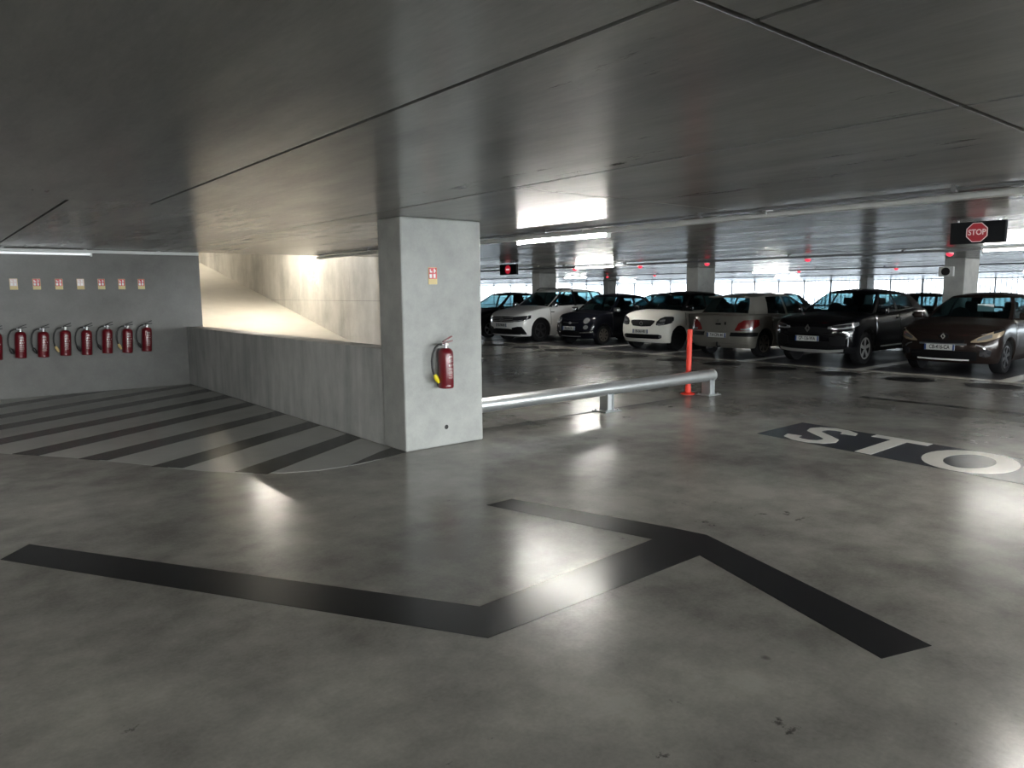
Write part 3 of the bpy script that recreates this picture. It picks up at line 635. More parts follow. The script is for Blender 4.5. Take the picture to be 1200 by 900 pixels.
# ------------------------------------------------------------------ cars
class Car:
    """nose at x=0, tail at x=L, wheels on z=0"""
    def __init__(s, **k):
        s.__dict__.update(dict(sill=0.21, pf=2.6, pr=3.0, af=0.48, ar=0.36, crown=0.04, F=[(0, 0)], R=[(0, 0)], wr=0.58, clad=None))
        s.__dict__.update(k)
        s.Ra = s.rad+0.055; s.ws = (s.fo, s.fo+s.wb)
        s.af = min(s.af, s.fo-s.Ra-0.03); s.ar = min(s.ar, s.L-s.fo-s.wb-s.Ra-0.03)
        s.Wz = [(0.0, 0.90), (s.sill, 0.93), (0.42, 0.985), (0.62, 1.0), (0.80, 0.99), (1.0, 0.955), (1.2, 0.93)]
    def zb(s, x):
        z = s.sill
        for w_ in s.ws:
            if abs(x-w_) < s.Ra: z = max(z, s.rad+math.sqrt(s.Ra**2-(x-w_)**2))
        return z
    def S(s, x0, yn, z, inset=0.0):
        wz = ip(s.Wz, z)
        x = x0 + ip(s.F, z)*max(0, 1-x0/0.9)**1.2 - ip(s.R, z)*max(0, 1-(s.L-x0)/0.9)**1.2
        if inset:
            fx = max(0, 1-x0/max(s.af, .05)); rx = max(0, 1-(s.L-x0)/max(s.ar, .05)); x += inset*(fx-rx)
        return Vector((x, max(0, s.W*yn*wz - inset*min(1, yn*1.3)), z))
    def yn(s, x):     # planform half width fraction
        if x < s.af: return max(0, 1-(1-max(x, 0)/s.af)**s.pf)**(1/s.pf)
        if x > s.L-s.ar: return max(0, 1-(1-max(s.L-x, 0)/s.ar)**s.pr)**(1/s.pr)
        return 1.0
    def stations(s):
        st = []
        for k in range(10):
            th = k/9*PI/2; st.append((s.af*(1-math.cos(th)**(2/s.pf)), math.sin(th)**(2/s.pf)))
        xs = set()
        for w_ in s.ws:
            for k in range(13): xs.add(round(w_-s.Ra*math.cos(k*PI/12)*0.9995, 4))
            xs.add(round(w_-s.Ra-.003, 4)); xs.add(round(w_+s.Ra+.003, 4))
        x = s.af+0.1
        while x < s.L-s.ar-0.05: xs.add(round(x, 4)); x += 0.16
        for x in sorted(xs):
            if s.af+.005 < x < s.L-s.ar-.005: st.append((x, 1.0))
        for k in range(10):
            th = (9-k)/9*PI/2; st.append((s.L-s.ar*(1-math.cos(th)**(2/s.pr)), math.sin(th)**(2/s.pr)))
        return st
    def body(s, parent):
        bm = B(); st = s.stations(); VS = [0, .06, .2, .4, .6, .78, .9, .965, 1.0]; IN = [.025, .004, 0, 0, 0, 0, .006, .02, .055]
        G = {}
        for sg in (1, -1):
            for i, (x, yn) in enumerate(st):
                zb, zt = s.zb(x), ip(s.top, x)
                for j, v in enumerate(VS):
                    p = s.S(x, yn, zb+(zt-zb)*v, IN[j]); p.y *= sg; G[sg, i, j] = bm.verts.new(p)
        n = len(st); m = len(VS)
        for sg in (1, -1):
            for i in range(n-1):
                for j in range(m-1):
                    f = bm.faces.new((G[sg, i, j], G[sg, i+1, j], G[sg, i+1, j+1], G[sg, i, j+1]))
                    zc = sum(v.co.z for v in f.verts)/4
                    if s.clad and zc < s.clad+ (0.12 if s.zb(st[i][0]) > s.sill+.2 and j == 0 and False else 0): f.material_index = 1
        YF = [1, .86, .83, .4, 0, -.4, -.83, -.86, -1]
        rows = []
        for i, (x, yn) in enumerate(st):
            a, b = G[1, i, m-1], G[-1, i, m-1]; row = [a]
            for f in YF[1:-1]:
                tub = 0.5 if s.xc+0.32 < x < s.xb-0.22 and abs(f) < .85 else 0
                row.append(bm.verts.new((a.co.x, a.co.y*f, a.co.z-tub+(0 if tub else s.crown*(1-f*f)*min(1, max(0, x)/0.35, max(0, s.L-x)/.2)))))
            rows.append(row+[b])
        for r0_, r1_, (x, _) in zip(rows, rows[1:], st):
            for k in range(8):
                f = bm.faces.new((r0_[k], r0_[k+1], r1_[k+1], r1_[k]))
                if s.xc+0.12 < x < s.xb-0.15: f.material_index = 2
        for i in range(n-1):
            f = bm.faces.new((G[1, i, 0], G[1, i+1, 0], G[-1, i+1, 0], G[-1, i, 0])); f.material_index = 2
        bmesh.ops.remove_doubles(bm, verts=bm.verts, dist=0.0008)
        return obj('body', bm, [s.paint, MT['trim'], MT['under']], parent, 38)
    def roofz(s, x): return ip(s.roof, x)
    def cabin(s, parent):
        cols = []  # lower, upper, segment kind to the next one
        wl = s.W*0.80; cf = 0.16
        for t_ in (0, .3, .6, .85, 1.0):
            xl = s.xc+cf*t_*t_; xu = s.xw+0.13*t_*t_
            cols.append((Vector((xl, wl*t_, ip(s.top, xl)+s.crown*(1-t_*t_)-.012)), Vector((xu, s.wr*.93*t_, s.roofz(xu)-.025*t_*t_)), 'windscreen'))
        cols[-1] = (*cols[-1][:2], 'post')
        for xl, xu, sg in s.posts:
            yl = s.W*s.yn(xl)*ip(s.Wz, ip(s.top, xl))-0.065
            cols.append((Vector((xl, yl, ip(s.top, xl)-.012)), Vector((xu, s.wr*(1-0.05*((xu-s.xw)/(s.xr-s.xw))**2), s.roofz(xu)-.045)), sg))
        wb_ = s.W*0.74
        for t_ in (1.0, .85, .5, 0):
            xl = s.xb-0.12*t_*t_; xu = s.xr-0.10*t_*t_
            cols.append((Vector((xl, wb_*t_, ip(s.top, xl)+s.crown*.5*(1-t_*t_)-.012)), Vector((xu, s.wr*.88*t_, s.roofz(xu)-.025*t_*t_)), 'rear_window'))
        FB = [0, .07, .35, .65, .93, 1.0]
        def bp(c, f):
            p = c[0].lerp(c[1], f); b = math.sin(PI*f)*0.025; d = Vector((0, 1, 0)) if c[2] in ('post', 'side', 'quarter') else Vector((0, .3, 0))
            p += d*b*min(1, c[0].y/0.4); return p
        shell = B(); panes = {}
        def quad(bm, ps, mi=0):
            f = bm.faces.new([bm.verts.new(p) for p in ps]); f.material_index = mi
        sgs = (1, -1); si = 0; runs = []
        for a in range(len(cols)-1):
            kind = cols[a][2]
            if kind in ('side', 'quarter'): si += 1; key0 = ('side_window', si)
            elif kind == 'windscreen': key0 = ('windscreen', 0)
            elif kind == 'rear_window': key0 = ('rear_window', 0)
            else: key0 = None
            for sg in sgs:
                mir = lambda p: Vector((p.x, p.y*sg, p.z))
                for k in range(len(FB)-1):
                    ps = [mir(bp(cols[a], FB[k])), mir(bp(cols[a+1], FB[k])), mir(bp(cols[a+1], FB[k+1])), mir(bp(cols[a], FB[k+1]))]
                    if key0 and 1 <= k <= 3:
                        key = key0 if key0[0] in ('windscreen', 'rear_window') else (*key0, sg)
                        bmk = panes.setdefault(key, B()); quad(bmk, ps)
                    else: quad(shell, ps, 1 if (kind == 'post' and s.blackposts and a > 4) else 0)
        YF = [1, .94, .75, .4, 0]
        def rp(c, f, sg):
            p = c[1]; zc = s.roofz(p.x)+0.012
            return Vector((p.x, p.y*f*sg, p.z+(zc-p.z)*(1-f**3)))
        for a in range(len(cols)-1):
            for sg in sgs:
                for k in range(4): quad(shell, [rp(cols[a], YF[k], sg), rp(cols[a+1], YF[k], sg), rp(cols[a+1], YF[k+1], sg), rp(cols[a], YF[k+1], sg)])
        # bridge the roof across: the ladder above runs per column to y=0 at its own x, so fill to the mid line
        bmesh.ops.remove_doubles(shell, verts=shell.verts, dist=0.001)
        sh = obj('cabin', shell, [s.roofpaint or s.paint, MT['trim']], parent, 40)
        for (nm, *_), bmk in panes.items():
            bmesh.ops.remove_doubles(bmk, verts=bmk.verts, dist=0.001); obj(nm, bmk, MT['car_glass'], parent, 40)
        # thin solid shell so that it has depth
        md = None
        return sh
    def surf(s, end, y=None, x=None, z=0.5, off=0.006):
        """point on the skin: either at lateral y on the nose/tail, or at distance x from that end on the flank"""
        def pos(u, zz):
            e_a, e_p = (s.af, s.pf) if end == 'front' else (s.ar, s.pr)
            if u <= 1: th = u*PI/2; d, yn = e_a*(1-math.cos(th)**(2/e_p)) if u < 1 else e_a, math.sin(th)**(2/e_p)
            else: d, yn = e_a+(u-1), 1.0
            return s.S(d if end == 'front' else s.L-d, yn, zz)
        if x is None: 
            e_p = s.pf if end == 'front' else s.pr
            u = 2/PI*math.asin(min(1, (abs(y)/(s.W*ip(s.Wz, z)))**(e_p/2))); sg = -1 if y < 0 else 1
        else:
            e_a, e_p = (s.af, s.pf) if end == 'front' else (s.ar, s.pr); ax = abs(x); sg = 1 if x > 0 else -1
            u = 2/PI*math.acos(max(0, 1-ax/e_a)**(e_p/2)) if ax < e_a else 1+ax-e_a
        return u, sg, pos
    def patch(s, name, end, m, cols, parent, off=0.008, sides=(1,), nz=3, mirror_name=None):
        """cols: (('y'|'x', value, zlo, zhi), ...) from the middle outwards"""
        out = []
        for side in sides:
            bm = B(); U = []
            for kd, val, zl, zh in cols:
                u, sg, pos = s.surf(end, y=val if kd == 'y' else None, x=val if kd == 'x' else None, z=(zl+zh)/2)
                U.append((u*sg, zl, zh))
            C_ = []
            for (u0, a0, b0), (u1, a1, b1) in zip(U, U[1:]):
                n = max(1, int(abs(u1-u0)/0.07)+1)
                for k in range(n): f = k/n; C_.append((u0+(u1-u0)*f, a0+(a1-a0)*f, b0+(b1-b0)*f))
            C_.append(U[-1])
            def P(u, z, o):
                e = 0.004; au = abs(u)
                p = pos(au, z); q = pos(au+e, z); r_ = pos(max(au-e, 0), z); h = pos(au, z+e)-pos(au, z-e)
                nrm = (q-r_).cross(h).normalized()
                if end == 'front' and nrm.x > 0 and au < .9 or nrm.y < 0 and au >= .5: nrm = -nrm
                if end == 'rear' and nrm.x < 0 and au < .9: nrm = -nrm
                p = p+nrm*o; p.y *= (1 if u >= 0 else -1)*side; return p
            outer = [[bm.verts.new(P(u, zl+(zh-zl)*k/nz, off)) for k in range(nz+1)] for u, zl, zh in C_]
            inner = [[bm.verts.new(P(u, zl+(zh-zl)*k/nz, off-0.025)) for k in range(nz+1)] for u, zl, zh in C_]
            for G in (outer, inner):
                for a, b in zip(G, G[1:]):
                    for k in range(nz): bm.faces.new((a[k], b[k], b[k+1], a[k+1]))
            for k in (0, nz):
                for i in range(len(C_)-1): bm.faces.new((outer[i][k], outer[i+1][k], inner[i+1][k], inner[i][k]))
            for i in (0, len(C_)-1):
                for k in range(nz): bm.faces.new((outer[i][k], outer[i][k+1], inner[i][k+1], inner[i][k]))
            out.append(obj(name, bm, m, parent, 40))
        return out
    def sidebar(s, name, x0, x1, z0, z1, m, parent, off=0.012, sides=(1, -1)):
        for sd in sides:
            y = s.W*ip(s.Wz, (z0+z1)/2); bm = B()
            box(bm, x0, x1, (y-0.02)*1, y+off, z0, z1, 0.004, 1)
            for v in bm.verts: v.co.y *= sd
            obj(name, bm, m, parent)
    def wheels(s, parent, rim, spokes=5):
        for xw in s.ws:
            for sd in (1, -1):
                yo = s.W-0.045; R = s.rad
                bm = B(); lathe(bm, [(R*.60, -0.10), (R*.90, -0.105), (R, -0.08), (R, 0.08), (R*.93, 0.105), (R*.68, 0.10), (R*.66, 0.085)], 32, 'Y')
                for v in bm.verts: v.co = Vector((v.co.x+xw, (v.co.y+yo-0.105)*sd, v.co.z+R))
                wl = obj('wheel', bm, MT['tyre'], parent, 50)
                bm = B(); lathe(bm, [(R*.68, 0.06), (R*.68, 0.092), (R*.60, 0.095), (R*.58, 0.04), (R*.1, 0.045)], 32, 'Y')
                lathe(bm, [(R*.14, 0.04), (R*.14, 0.085), (R*.10, 0.09)], 14, 'Y')
                for k in range(spokes):
                    a = 2*PI*k/spokes+0.3; n0 = len(bm.verts)
                    box(bm, R*.08, R*.62, -0.0, 0.0, 0, 0); bm.verts.ensure_lookup_table()
                    for v in list(bm.verts)[n0:]: pass
                    vs8 = list(bm.verts)[n0:]
                    bmesh.ops.delete(bm, geom=vs8, context='VERTS')
                    w0, w1 = R*.075, R*.12
                    q = []
                    for rr, hw in ((R*.1, w0), (R*.63, w1)):
                        for yy in (0.045, 0.088 if rr < R*.3 else 0.09):
                            for sgn in (-1, 1): q.append(bm.verts.new((rr*math.cos(a)-sgn*hw*math.sin(a), yy, rr*math.sin(a)+sgn*hw*math.cos(a))))
                    for f in ((0, 1, 3, 2), (4, 5, 7, 6), (0, 1, 5, 4), (2, 3, 7, 6), (0, 2, 6, 4), (1, 3, 7, 5)): bm.faces.new([q[i] for i in f])
                for v in bm.verts: v.co = Vector((v.co.x+xw, (v.co.y+yo-0.10)*sd, v.co.z+R))
                obj('rim', bm, rim, wl, 40)
    def mirrors(s, parent, m):
        for sd in (1, -1):
            xm = s.posts[0][0]+0.12; zm = ip(s.top, xm)+0.055; bm = B()
            box(bm, xm-0.06, xm+0.07, s.W-0.02, s.W+0.17, zm-0.06, zm+0.075, 0.035, 3)
            box(bm, xm-0.01, xm+0.03, s.W-0.14, s.W+0.02, zm-0.06, zm-0.03)
            for v in bm.verts: v.co.y *= sd
            obj('wing_mirror', bm, m, parent, 50)
    def seats(s, parent):
        zb = ip(s.top, s.xc+1.0)
        for y in (0.36, -0.36):
            x = s.xw+0.62; bm = B()
            box(bm, x, x+0.13, y-0.23, y+0.23, zb-0.45, zb+0.12, 0.05, 2); box(bm, x+0.05, x+0.14, y-0.12, y+0.12, zb+0.15, zb+0.31, 0.04, 2); box(bm, x+.08, x+.1, y-.05, y+.05, zb+.1, zb+.18)
            obj('seat', bm, MT['interior'], parent, 50)
        x = min(s.xr-0.15, s.xw+1.55); bm = B()
        box(bm, x, x+0.12, -0.55, 0.55, zb-0.45, zb+0.03, 0.05, 2)
        for y in (-.34, .34): box(bm, x+.02, x+.1, y-.11, y+.11, zb+.03, zb+.14, 0.03, 2)
        obj('rear_seat', bm, MT['interior'], parent, 50)
        bm = B(); lathe(bm, [(0.165, -.012), (0.185, -.012), (0.185, .012), (0.165, .012)], 20, 'X', s.xw+0.12, 0.36, zb+0.02)
        obj('steering_wheel', bm, MT['interior'], parent, 50)
    def plate(s, parent, end, z, y=0.0, txt=None):
        u, sg, pos = s.surf(end, y=0.001, z=z); px = pos(u, z).x; d = -1 if end == 'front' else 1
        xa, xb = sorted((px+d*0.012, px+d*0.028)); bm = B(); box(bm, xa, xb, y-0.26, y+0.26, z-0.055, z+0.055, 0.004, 1)
        pl = obj('number_plate', bm, MT['plate'], parent)
        face = px+d*0.0285
        for e in (1, -1):
            bm = B(); box(bm, *sorted((face-d*.004, face+d*.0015)), y+e*0.243-0.016, y+e*0.243+0.016, z-0.052, z+0.052); obj('blue_band', bm, MT['plate_blue'], pl)
        if txt: text('plate_lettering', txt, 0.105, MT['ink'], pl, facing('-X' if end == 'front' else '+X', (face+d*0.001, y, z)), 0.002, 0.0006, (0.70, 1.0))
        return px
    def seams(s, parent, xs):
        for x in xs:
            for sd in (1, -1):
                z0, z1 = s.zb(x)+0.1, ip(s.top, x)-0.05; bm = B(); n = 6; prev = None
                for k in range(n+1):
                    z = z0+(z1-z0)*k/n; y = (s.W*ip(s.Wz, z)+0.0025)*sd
                    cur = [bm.verts.new((x-0.006, y, z)), bm.verts.new((x+0.006, y, z)), bm.verts.new((x+0.006, y-0.012*sd, z)), bm.verts.new((x-0.006, y-0.012*sd, z))]
                    if prev:
                        for a in range(4): bm.faces.new((prev[a], prev[(a+1) % 4], cur[(a+1) % 4], cur[a]))
                    else: bm.faces.new(cur)
                    prev = cur
                bm.faces.new(prev); obj('door_seam', bm, MT['under'], parent)
    def make(s, label, loc, rz=0, rim=None, spokes=5, mirror=None, handles=(), seam=(), group=None):
        t = thing('car', label, 'car', loc, rz, group)
        s.body(t); s.cabin(t); s.wheels(t, rim or MT['silver'], spokes); s.mirrors(t, mirror or s.paint)
        if not hasattr(s, 'plain'): s.seats(t)
        for x in handles:
            z = ip(s.top, x)-0.13; s.sidebar('door_handle', x-0.1, x+0.1, z-0.015, z+0.02, s.handle if hasattr(s, 'handle') else s.paint, t, 0.03)
        s.seams(t, seam)
        return t
def badge(kind, parent, x, y, z, r, m, d=-1):
    """small emblem standing on the skin, facing d*X"""
    def to(pts, x0, x1): return flat_poly([(a+(-y), b+z) for a, b in pts], x0, x1)
    xa, xb = sorted((x+d*0.004, x+d*0.022))
    if kind == 'diamond':
        po = [(0, r), (r*.72, 0), (0, -r), (-r*.72, 0)]; pi_ = [(0, r*.52), (r*.30, 0), (0, -r*.52), (-r*.30, 0)]
        q = ring_poly([(a-y, b+z) for a, b in po], [(a-y, b+z) for a, b in pi_], xa, xb)
    elif kind in ('ring', 'round'):
        po = [(r*math.cos(k*PI/10), r*math.sin(k*PI/10)) for k in range(20)]; f = .8 if kind == 'ring' else .7
        q = ring_poly([(a-y, b+z) for a, b in po], [(a*f-y, b*f+z) for a, b in po], xa, xb)
        if kind == 'ring':      # V over W
            for pts in ([(-.5, .62), (-.32, .62), (0, -.02), (-.1, -.1)], [(.5, .62), (.32, .62), (0, -.02), (.1, -.1)], [(-.72, .2), (-.58, .3), (-.28, -.6), (-.4, -.62)], [(.72, .2), (.58, .3), (.28, -.6), (.4, -.62)], [(-.28, -.6), (-.4, -.62), (0, -.1), (.06, -.16)], [(.28, -.6), (.4, -.62), (0, -.1), (-.06, -.16)]):
                me = bpy.data.meshes.new('t'); k_ = to([(a*r, b*r) for a, b in pts], xa, xb); k_.to_mesh(me); k_.free(); q.from_mesh(me); bpy.data.meshes.remove(me)
    elif kind == 'bar':
        q = to([(-r*2.2, -r*.35), (r*2.2, -r*.35), (r*2.2, r*.35), (-r*2.2, r*.35)], xa, xb)
    elif kind == 'rampant':  # upright beast outline
        q = to([(-.2, -1), (.1, -1), (.05, -.5), (.35, -.9), (.6, -.8), (.3, -.3), (.35, .1), (.75, .1), (.75, .3), (.35, .35), (.65, .65), (.5, .8), (.1, .55), (-.05, .95), (-.45, .9), (-.55, .5), (-.3, .2), (-.45, -.4)], xa, xb) if False else \
            to([(a*r, b*r) for a, b in [(-.2, -1), (.1, -1), (.05, -.5), (.35, -.9), (.6, -.8), (.3, -.3), (.35, .1), (.75, .1), (.75, .3), (.35, .35), (.65, .65), (.5, .8), (.1, .55), (-.05, .95), (-.45, .9), (-.55, .5), (-.3, .2), (-.45, -.4)]], xa, xb)
        bmesh.ops.triangulate(q, faces=[f for f in q.faces if len(f.verts) > 4])
    elif kind == 'oval':
        q = to([(r*1.4*math.cos(k*PI/10), r*math.sin(k*PI/10)) for k in range(20)], *sorted((x+d*0.001, x+d*0.010)))
    return obj('badge', q, m, parent)
def noseX(c, z, end='front', y=0.001):
    u, sg, pos = c.surf(end, y=y, z=z); return pos(u, z).x

# --- dark brown hatchback (right)
c = Car(L=4.03, W=0.86, H=1.49, fo=0.83, wb=2.575, rad=0.31, paint=MT['p_brown'], roofpaint=None, blackposts=True,
        top=[(0, .74), (.12, .80), (.4, .88), (.9, .965), (1.15, .985), (2.2, 1.0), (3.2, 1.04), (3.85, 1.02), (4.03, .98)],
        F=[(.2, .10), (.35, .03), (.5, 0), (.62, .03), (.74, .08), (.85, .16)], R=[(.2, .1), (.45, 0), (.7, .05), (1.05, .16)],
        xc=1.02, xw=1.72, xr=3.55, xb=3.86, roof=[(1.7, 1.42), (2.0, 1.475), (2.4, 1.49), (3.0, 1.465), (3.6, 1.385)], wr=0.55,
        posts=[(1.18, 1.84, 'post'), (1.32, 1.92, 'side'), (2.30, 2.30, 'post'), (2.40, 2.38, 'side'), (3.22, 3.10, 'post'), (3.62, 3.4, 'post')])
t = c.make('dark brown hatchback with yellowed headlamps, rightmost car of the front row', (14.75, 5.36, 0), 0, MT['rim_dark'], 6, None, (2.2, 3.05), (1.15, 2.32, 3.1))  # rims stand in shade, which is put into their dark colour
c.patch('headlight', 'front', MT['lamp_amber'], [('y', .46, .60, .62), ('y', .56, .60, .69), ('y', .68, .62, .76), ('x', .17, .655, .80), ('x', .30, .71, .835), ('x', .40, .78, .84)], t, .01, (1, -1))
c.patch('headlight_lens', 'front', MT['lamp'], [('y', .55, .625, .665), ('y', .66, .655, .725), ('x', .16, .69, .75)], t, .015, (1, -1))
c.patch('headlight_rim', 'front', MT['trim'], [('x', .17, .76, .80), ('x', .30, .80, .835), ('x', .40, .82, .845)], t, .015, (1, -1))
c.patch('grille', 'front', MT['trim'], [('y', -.36, .585, .64), ('y', 0, .575, .625), ('y', .36, .585, .64)], t, .008)
c.patch('bumper_slat', 'front', MT['silver'], [('y', -.40, .545, .575), ('y', 0, .54, .57), ('y', .40, .545, .575)], t, .008)[0].data.materials[0] = MT['p_grey']
c.patch('lower_intake', 'front', MT['trim'], [('y', -.56, .27, .43), ('y', 0, .26, .44), ('y', .56, .27, .43)], t, .007)
c.patch('chrome_strip', 'front', MT['sticker_white'], [('y', -.44, .265, .29), ('y', 0, .26, .285), ('y', .44, .265, .29)], t, .014)
c.patch('fog_lamp', 'front', MT['lamp_dark'], [('y', .60, .36, .46), ('y', .68, .34, .48), ('y', .75, .36, .46)], t, .01, (1, -1))
c.patch('fog_lamp_chrome', 'front', MT['chrome'], [('y', .54, .55, .57), ('y', .62, .52, .55), ('y', .68, .48, .51)], t, .012, (1, -1))
c.plate(t, 'front', .50, 0.03, 'CB-416-CA')
badge('oval', t, noseX(c, .70), 0, .70, .062, MT['trim']); badge('diamond', t, noseX(c, .70)-.008, 0, .70, .058, MT['chrome'])
q = obj('paper_note', box(B(), 1.44, 1.45, -0.36, -0.08, 1.13, 1.27), MT['paper'], t); q['label'] = 'white sheet of paper behind the windscreen'

# --- black crossover
c = Car(L=4.23, W=0.90, H=1.58, fo=0.84, wb=2.64, rad=0.34, sill=0.25, paint=MT['p_black'], roofpaint=None, blackposts=True, clad=0.36,
        top=[(0, .90), (.15, .945), (.5, 1.0), (.95, 1.05), (1.2, 1.06), (2.4, 1.08), (3.4, 1.14), (4.0, 1.12), (4.23, 1.06)],
        F=[(.25, .12), (.4, .03), (.6, 0), (.8, .02), (.95, .10)], R=[(.25, .12), (.5, 0), (.8, .04), (1.1, .16)],
        xc=1.02, xw=1.78, xr=3.75, xb=4.05, roof=[(1.7, 1.50), (2.0, 1.56), (2.5, 1.58), (3.1, 1.55), (3.8, 1.46)], wr=0.57,
        posts=[(1.18, 1.90, 'post'), (1.36, 1.99, 'side'), (2.36, 2.40, 'post'), (2.46, 2.48, 'side'), (3.30, 3.18, 'post'), (3.80, 3.55, 'post')])
c.handle = MT['p_black']
t = c.make('black crossover with bright headlamps, second car from the right in the front row', (14.6, 7.93, 0), 0, MT['silver'], 5, None, (2.3, 3.15), (1.2, 2.4, 3.2))
c.patch('headlight', 'front', MT['lamp'], [('y', .42, .765, .80), ('y', .56, .755, .84), ('y', .72, .765, .87), ('x', .22, .79, .895), ('x', .40, .84, .905)], t, .012, (1, -1))
c.patch('headlight_bezel', 'front', MT['lamp_dark'], [('y', .50, .79, .82), ('y', .62, .79, .835), ('y', .74, .80, .85), ('x', .2, .815, .865)], t, .018, (1, -1))
c.patch('daylight_lamp', 'front', MT['lamp'], [('y', .70, .70, .72), ('y', .78, .665, .71), ('y', .81, .61, .67)], t, .012, (1, -1))
c.patch('fog_surround', 'front', MT['chrome'], [('y', .785, .42, .61), ('y', .80, .40, .60)], t, .014, (1, -1))
c.patch('fog_panel', 'front', MT['trim'], [('y', .46, .42, .58), ('y', .62, .40, .64), ('y', .75, .42, .6)], t, .008, (1, -1))
c.patch('grille', 'front', MT['trim'], [('y', -.48, .70, .78), ('y', -.2, .66, .80), ('y', .2, .66, .80), ('y', .48, .70, .78)], t, .008)
c.patch('lower_intake', 'front', MT['trim'], [('y', -.45, .36, .50), ('y', 0, .36, .50), ('y', .45, .36, .50)], t, .008)
c.patch('silver_skid_trim', 'front', MT['silver'], [('y', -.70, .30, .345), ('y', -.4, .265, .32), ('y', .4, .265, .32), ('y', .70, .30, .345)], t, .016)
c.plate(t, 'front', .555, 0.0, 'GP-126-WA')
badge('diamond', t, noseX(c, .76), 0, .77, .085, MT['chrome'])
c.sidebar('door_trim', 1.5, 3.0, .34, .37, MT['silver'], t, 0.012)

# --- silver hatchback, tail towards us
c = Car(L=4.20, W=0.87, H=1.51, fo=0.85, wb=2.608, rad=0.315, sill=0.22, paint=MT['p_silver'], roofpaint=None, blackposts=False, pr=3.4, ar=0.33, crown=.03,
        top=[(0, .74), (.15, .80), (.6, .90), (1.0, .95), (1.3, .96), (2.4, .97), (3.4, 1.01), (3.9, 1.02), (4.2, 1.0)],
        F=[(.2, .1), (.5, 0), (.8, .12)], R=[(.2, .09), (.34, .01), (.5, 0), (.56, .02), (.60, .05), (.8, .06), (1.0, .12)],
        xc=1.0, xw=1.85, xr=3.72, xb=4.02, roof=[(1.8, 1.43), (2.1, 1.49), (2.6, 1.51), (3.2, 1.49), (3.75, 1.425)], wr=0.57,
        posts=[(1.18, 1.96, 'post'), (1.34, 2.04, 'side'), (2.36, 2.42, 'post'), (2.46, 2.50, 'side'), (3.26, 3.10, 'post'), (3.78, 3.5, 'post')])
t = c.make('silver beige hatchback parked tail first showing red tail lamps', (14.8+4.20, 10.33, 0), PI, MT['rim_bronze'], 7, None, (2.25, 3.1), (1.2, 2.42, 3.2))
c.patch('tail_light', 'rear', MT['tail'], [('y', .46, .615, .66), ('y', .54, .62, .80), ('y', .66, .635, .875), ('x', .16, .66, .895), ('x', .40, .76, .885)], t, .012, (1, -1))
c.patch('tail_light_lens', 'rear', MT['lamp'], [('y', .60, .645, .68), ('y', .74, .65, .69), ('x', .14, .67, .72)], t, .017, (1, -1))
c.patch('bumper_strip', 'rear', MT['trim'], [('y', -.86+.02, .50, .60), ('y', -.3, .50, .605), ('y', .3, .50, .605), ('y', .84, .50, .60)], t, .012)
for sd in (1, -1): c.patch('bumper_strip', 'rear', MT['trim'], [('y', .80, .50, .60), ('x', .2, .50, .60), ('x', .36, .51, .59)], t, .012, (sd,))
c.patch('plate_recess', 'rear', MT['p_silver'], [('y', -.36, .45, .60), ('y', .36, .45, .60)], t, .016)
c.patch('bumper_crease', 'rear', MT['p_silver'], [('y', -.78, .30, .335), ('y', 0, .30, .335), ('y', .78, .30, .335)], t, .016)
c.plate(t, 'rear', .52, 0.0, '714 CPA 44')
badge('rampant', t, noseX(c, .80, 'rear'), 0.20, .80, .035, MT['trim'], 1)
obj('tailgate_handle', box(B(), noseX(c, .82, 'rear')-.02, noseX(c, .82, 'rear')+.03, -.07, .07, .76, .80, .006), MT['trim'], t)
badge('rampant', t, noseX(c, .84, 'rear')+.002, 0.0, .865, .038, MT['chrome'], 1)
obj('tow_hook', tube(B(), [(4.05, 0.05, .25), (4.22, 0.05, .25), (4.25, 0.05, .28), (4.25, 0.05, .36)], .02, 8), MT['trim'], t, 50)
obj('tailgate_spoiler', box(B(), 3.66, 3.86, -.50, .50, 1.40, 1.435, .015), MT['p_silver'], t)
for y in (-.3,): obj('exhaust', tube(B(), [(3.95, y, .2), (4.15, y, .2)], .028, 10), MT['steel'], t)

# --- white two-tone small hatchback
c = Car(L=3.50, W=0.83, H=1.55, fo=0.63, wb=2.49, rad=0.30, sill=0.2, paint=MT['p_smart'], roofpaint=MT['p_black'], blackposts=True, af=0.40, pf=2.4, crown=.05,
        top=[(0, .86), (.10, .91), (.35, .98), (.62, 1.03), (.85, 1.04), (2.2, 1.05), (3.1, 1.07), (3.5, 1.0)],
        F=[(.2, .09), (.32, .02), (.5, 0), (.7, .04), (.9, .12)], R=[(.2, .1), (.5, 0), (.9, .08)],
        xc=0.62, xw=1.24, xr=3.05, xb=3.38, roof=[(1.2, 1.47), (1.5, 1.535), (2.0, 1.555), (2.6, 1.53), (3.1, 1.44)], wr=0.56,
        posts=[(.78, 1.36, 'post'), (.94, 1.44, 'side'), (1.86, 1.88, 'post'), (1.94, 1.95, 'side'), (2.66, 2.58, 'post'), (3.12, 2.86, 'post')])
t = c.make('white two-tone small hatchback with black roof behind the orange bollard', (15.1, 12.95, 0), 0, MT['trim'], 6, MT['p_black'], (1.75,), (.88, 1.9, 2.6))
c.patch('grille', 'front', MT['trim'], [('y', -.40, .735, .79), ('y', -.30, .64, .80), ('y', 0, .625, .805), ('y', .30, .64, .80), ('y', .40, .735, .79)], t, .01)
badge('round', t, noseX(c, .70)-.008, 0, .71, .055, MT['chrome'])
c.patch('headlight', 'front', MT['lamp_dark'], [('y', .47, .67, .76), ('y', .56, .66, .85), ('y', .68, .68, .895), ('x', .22, .73, .90), ('x', .30, .80, .88)], t, .012, (1, -1))
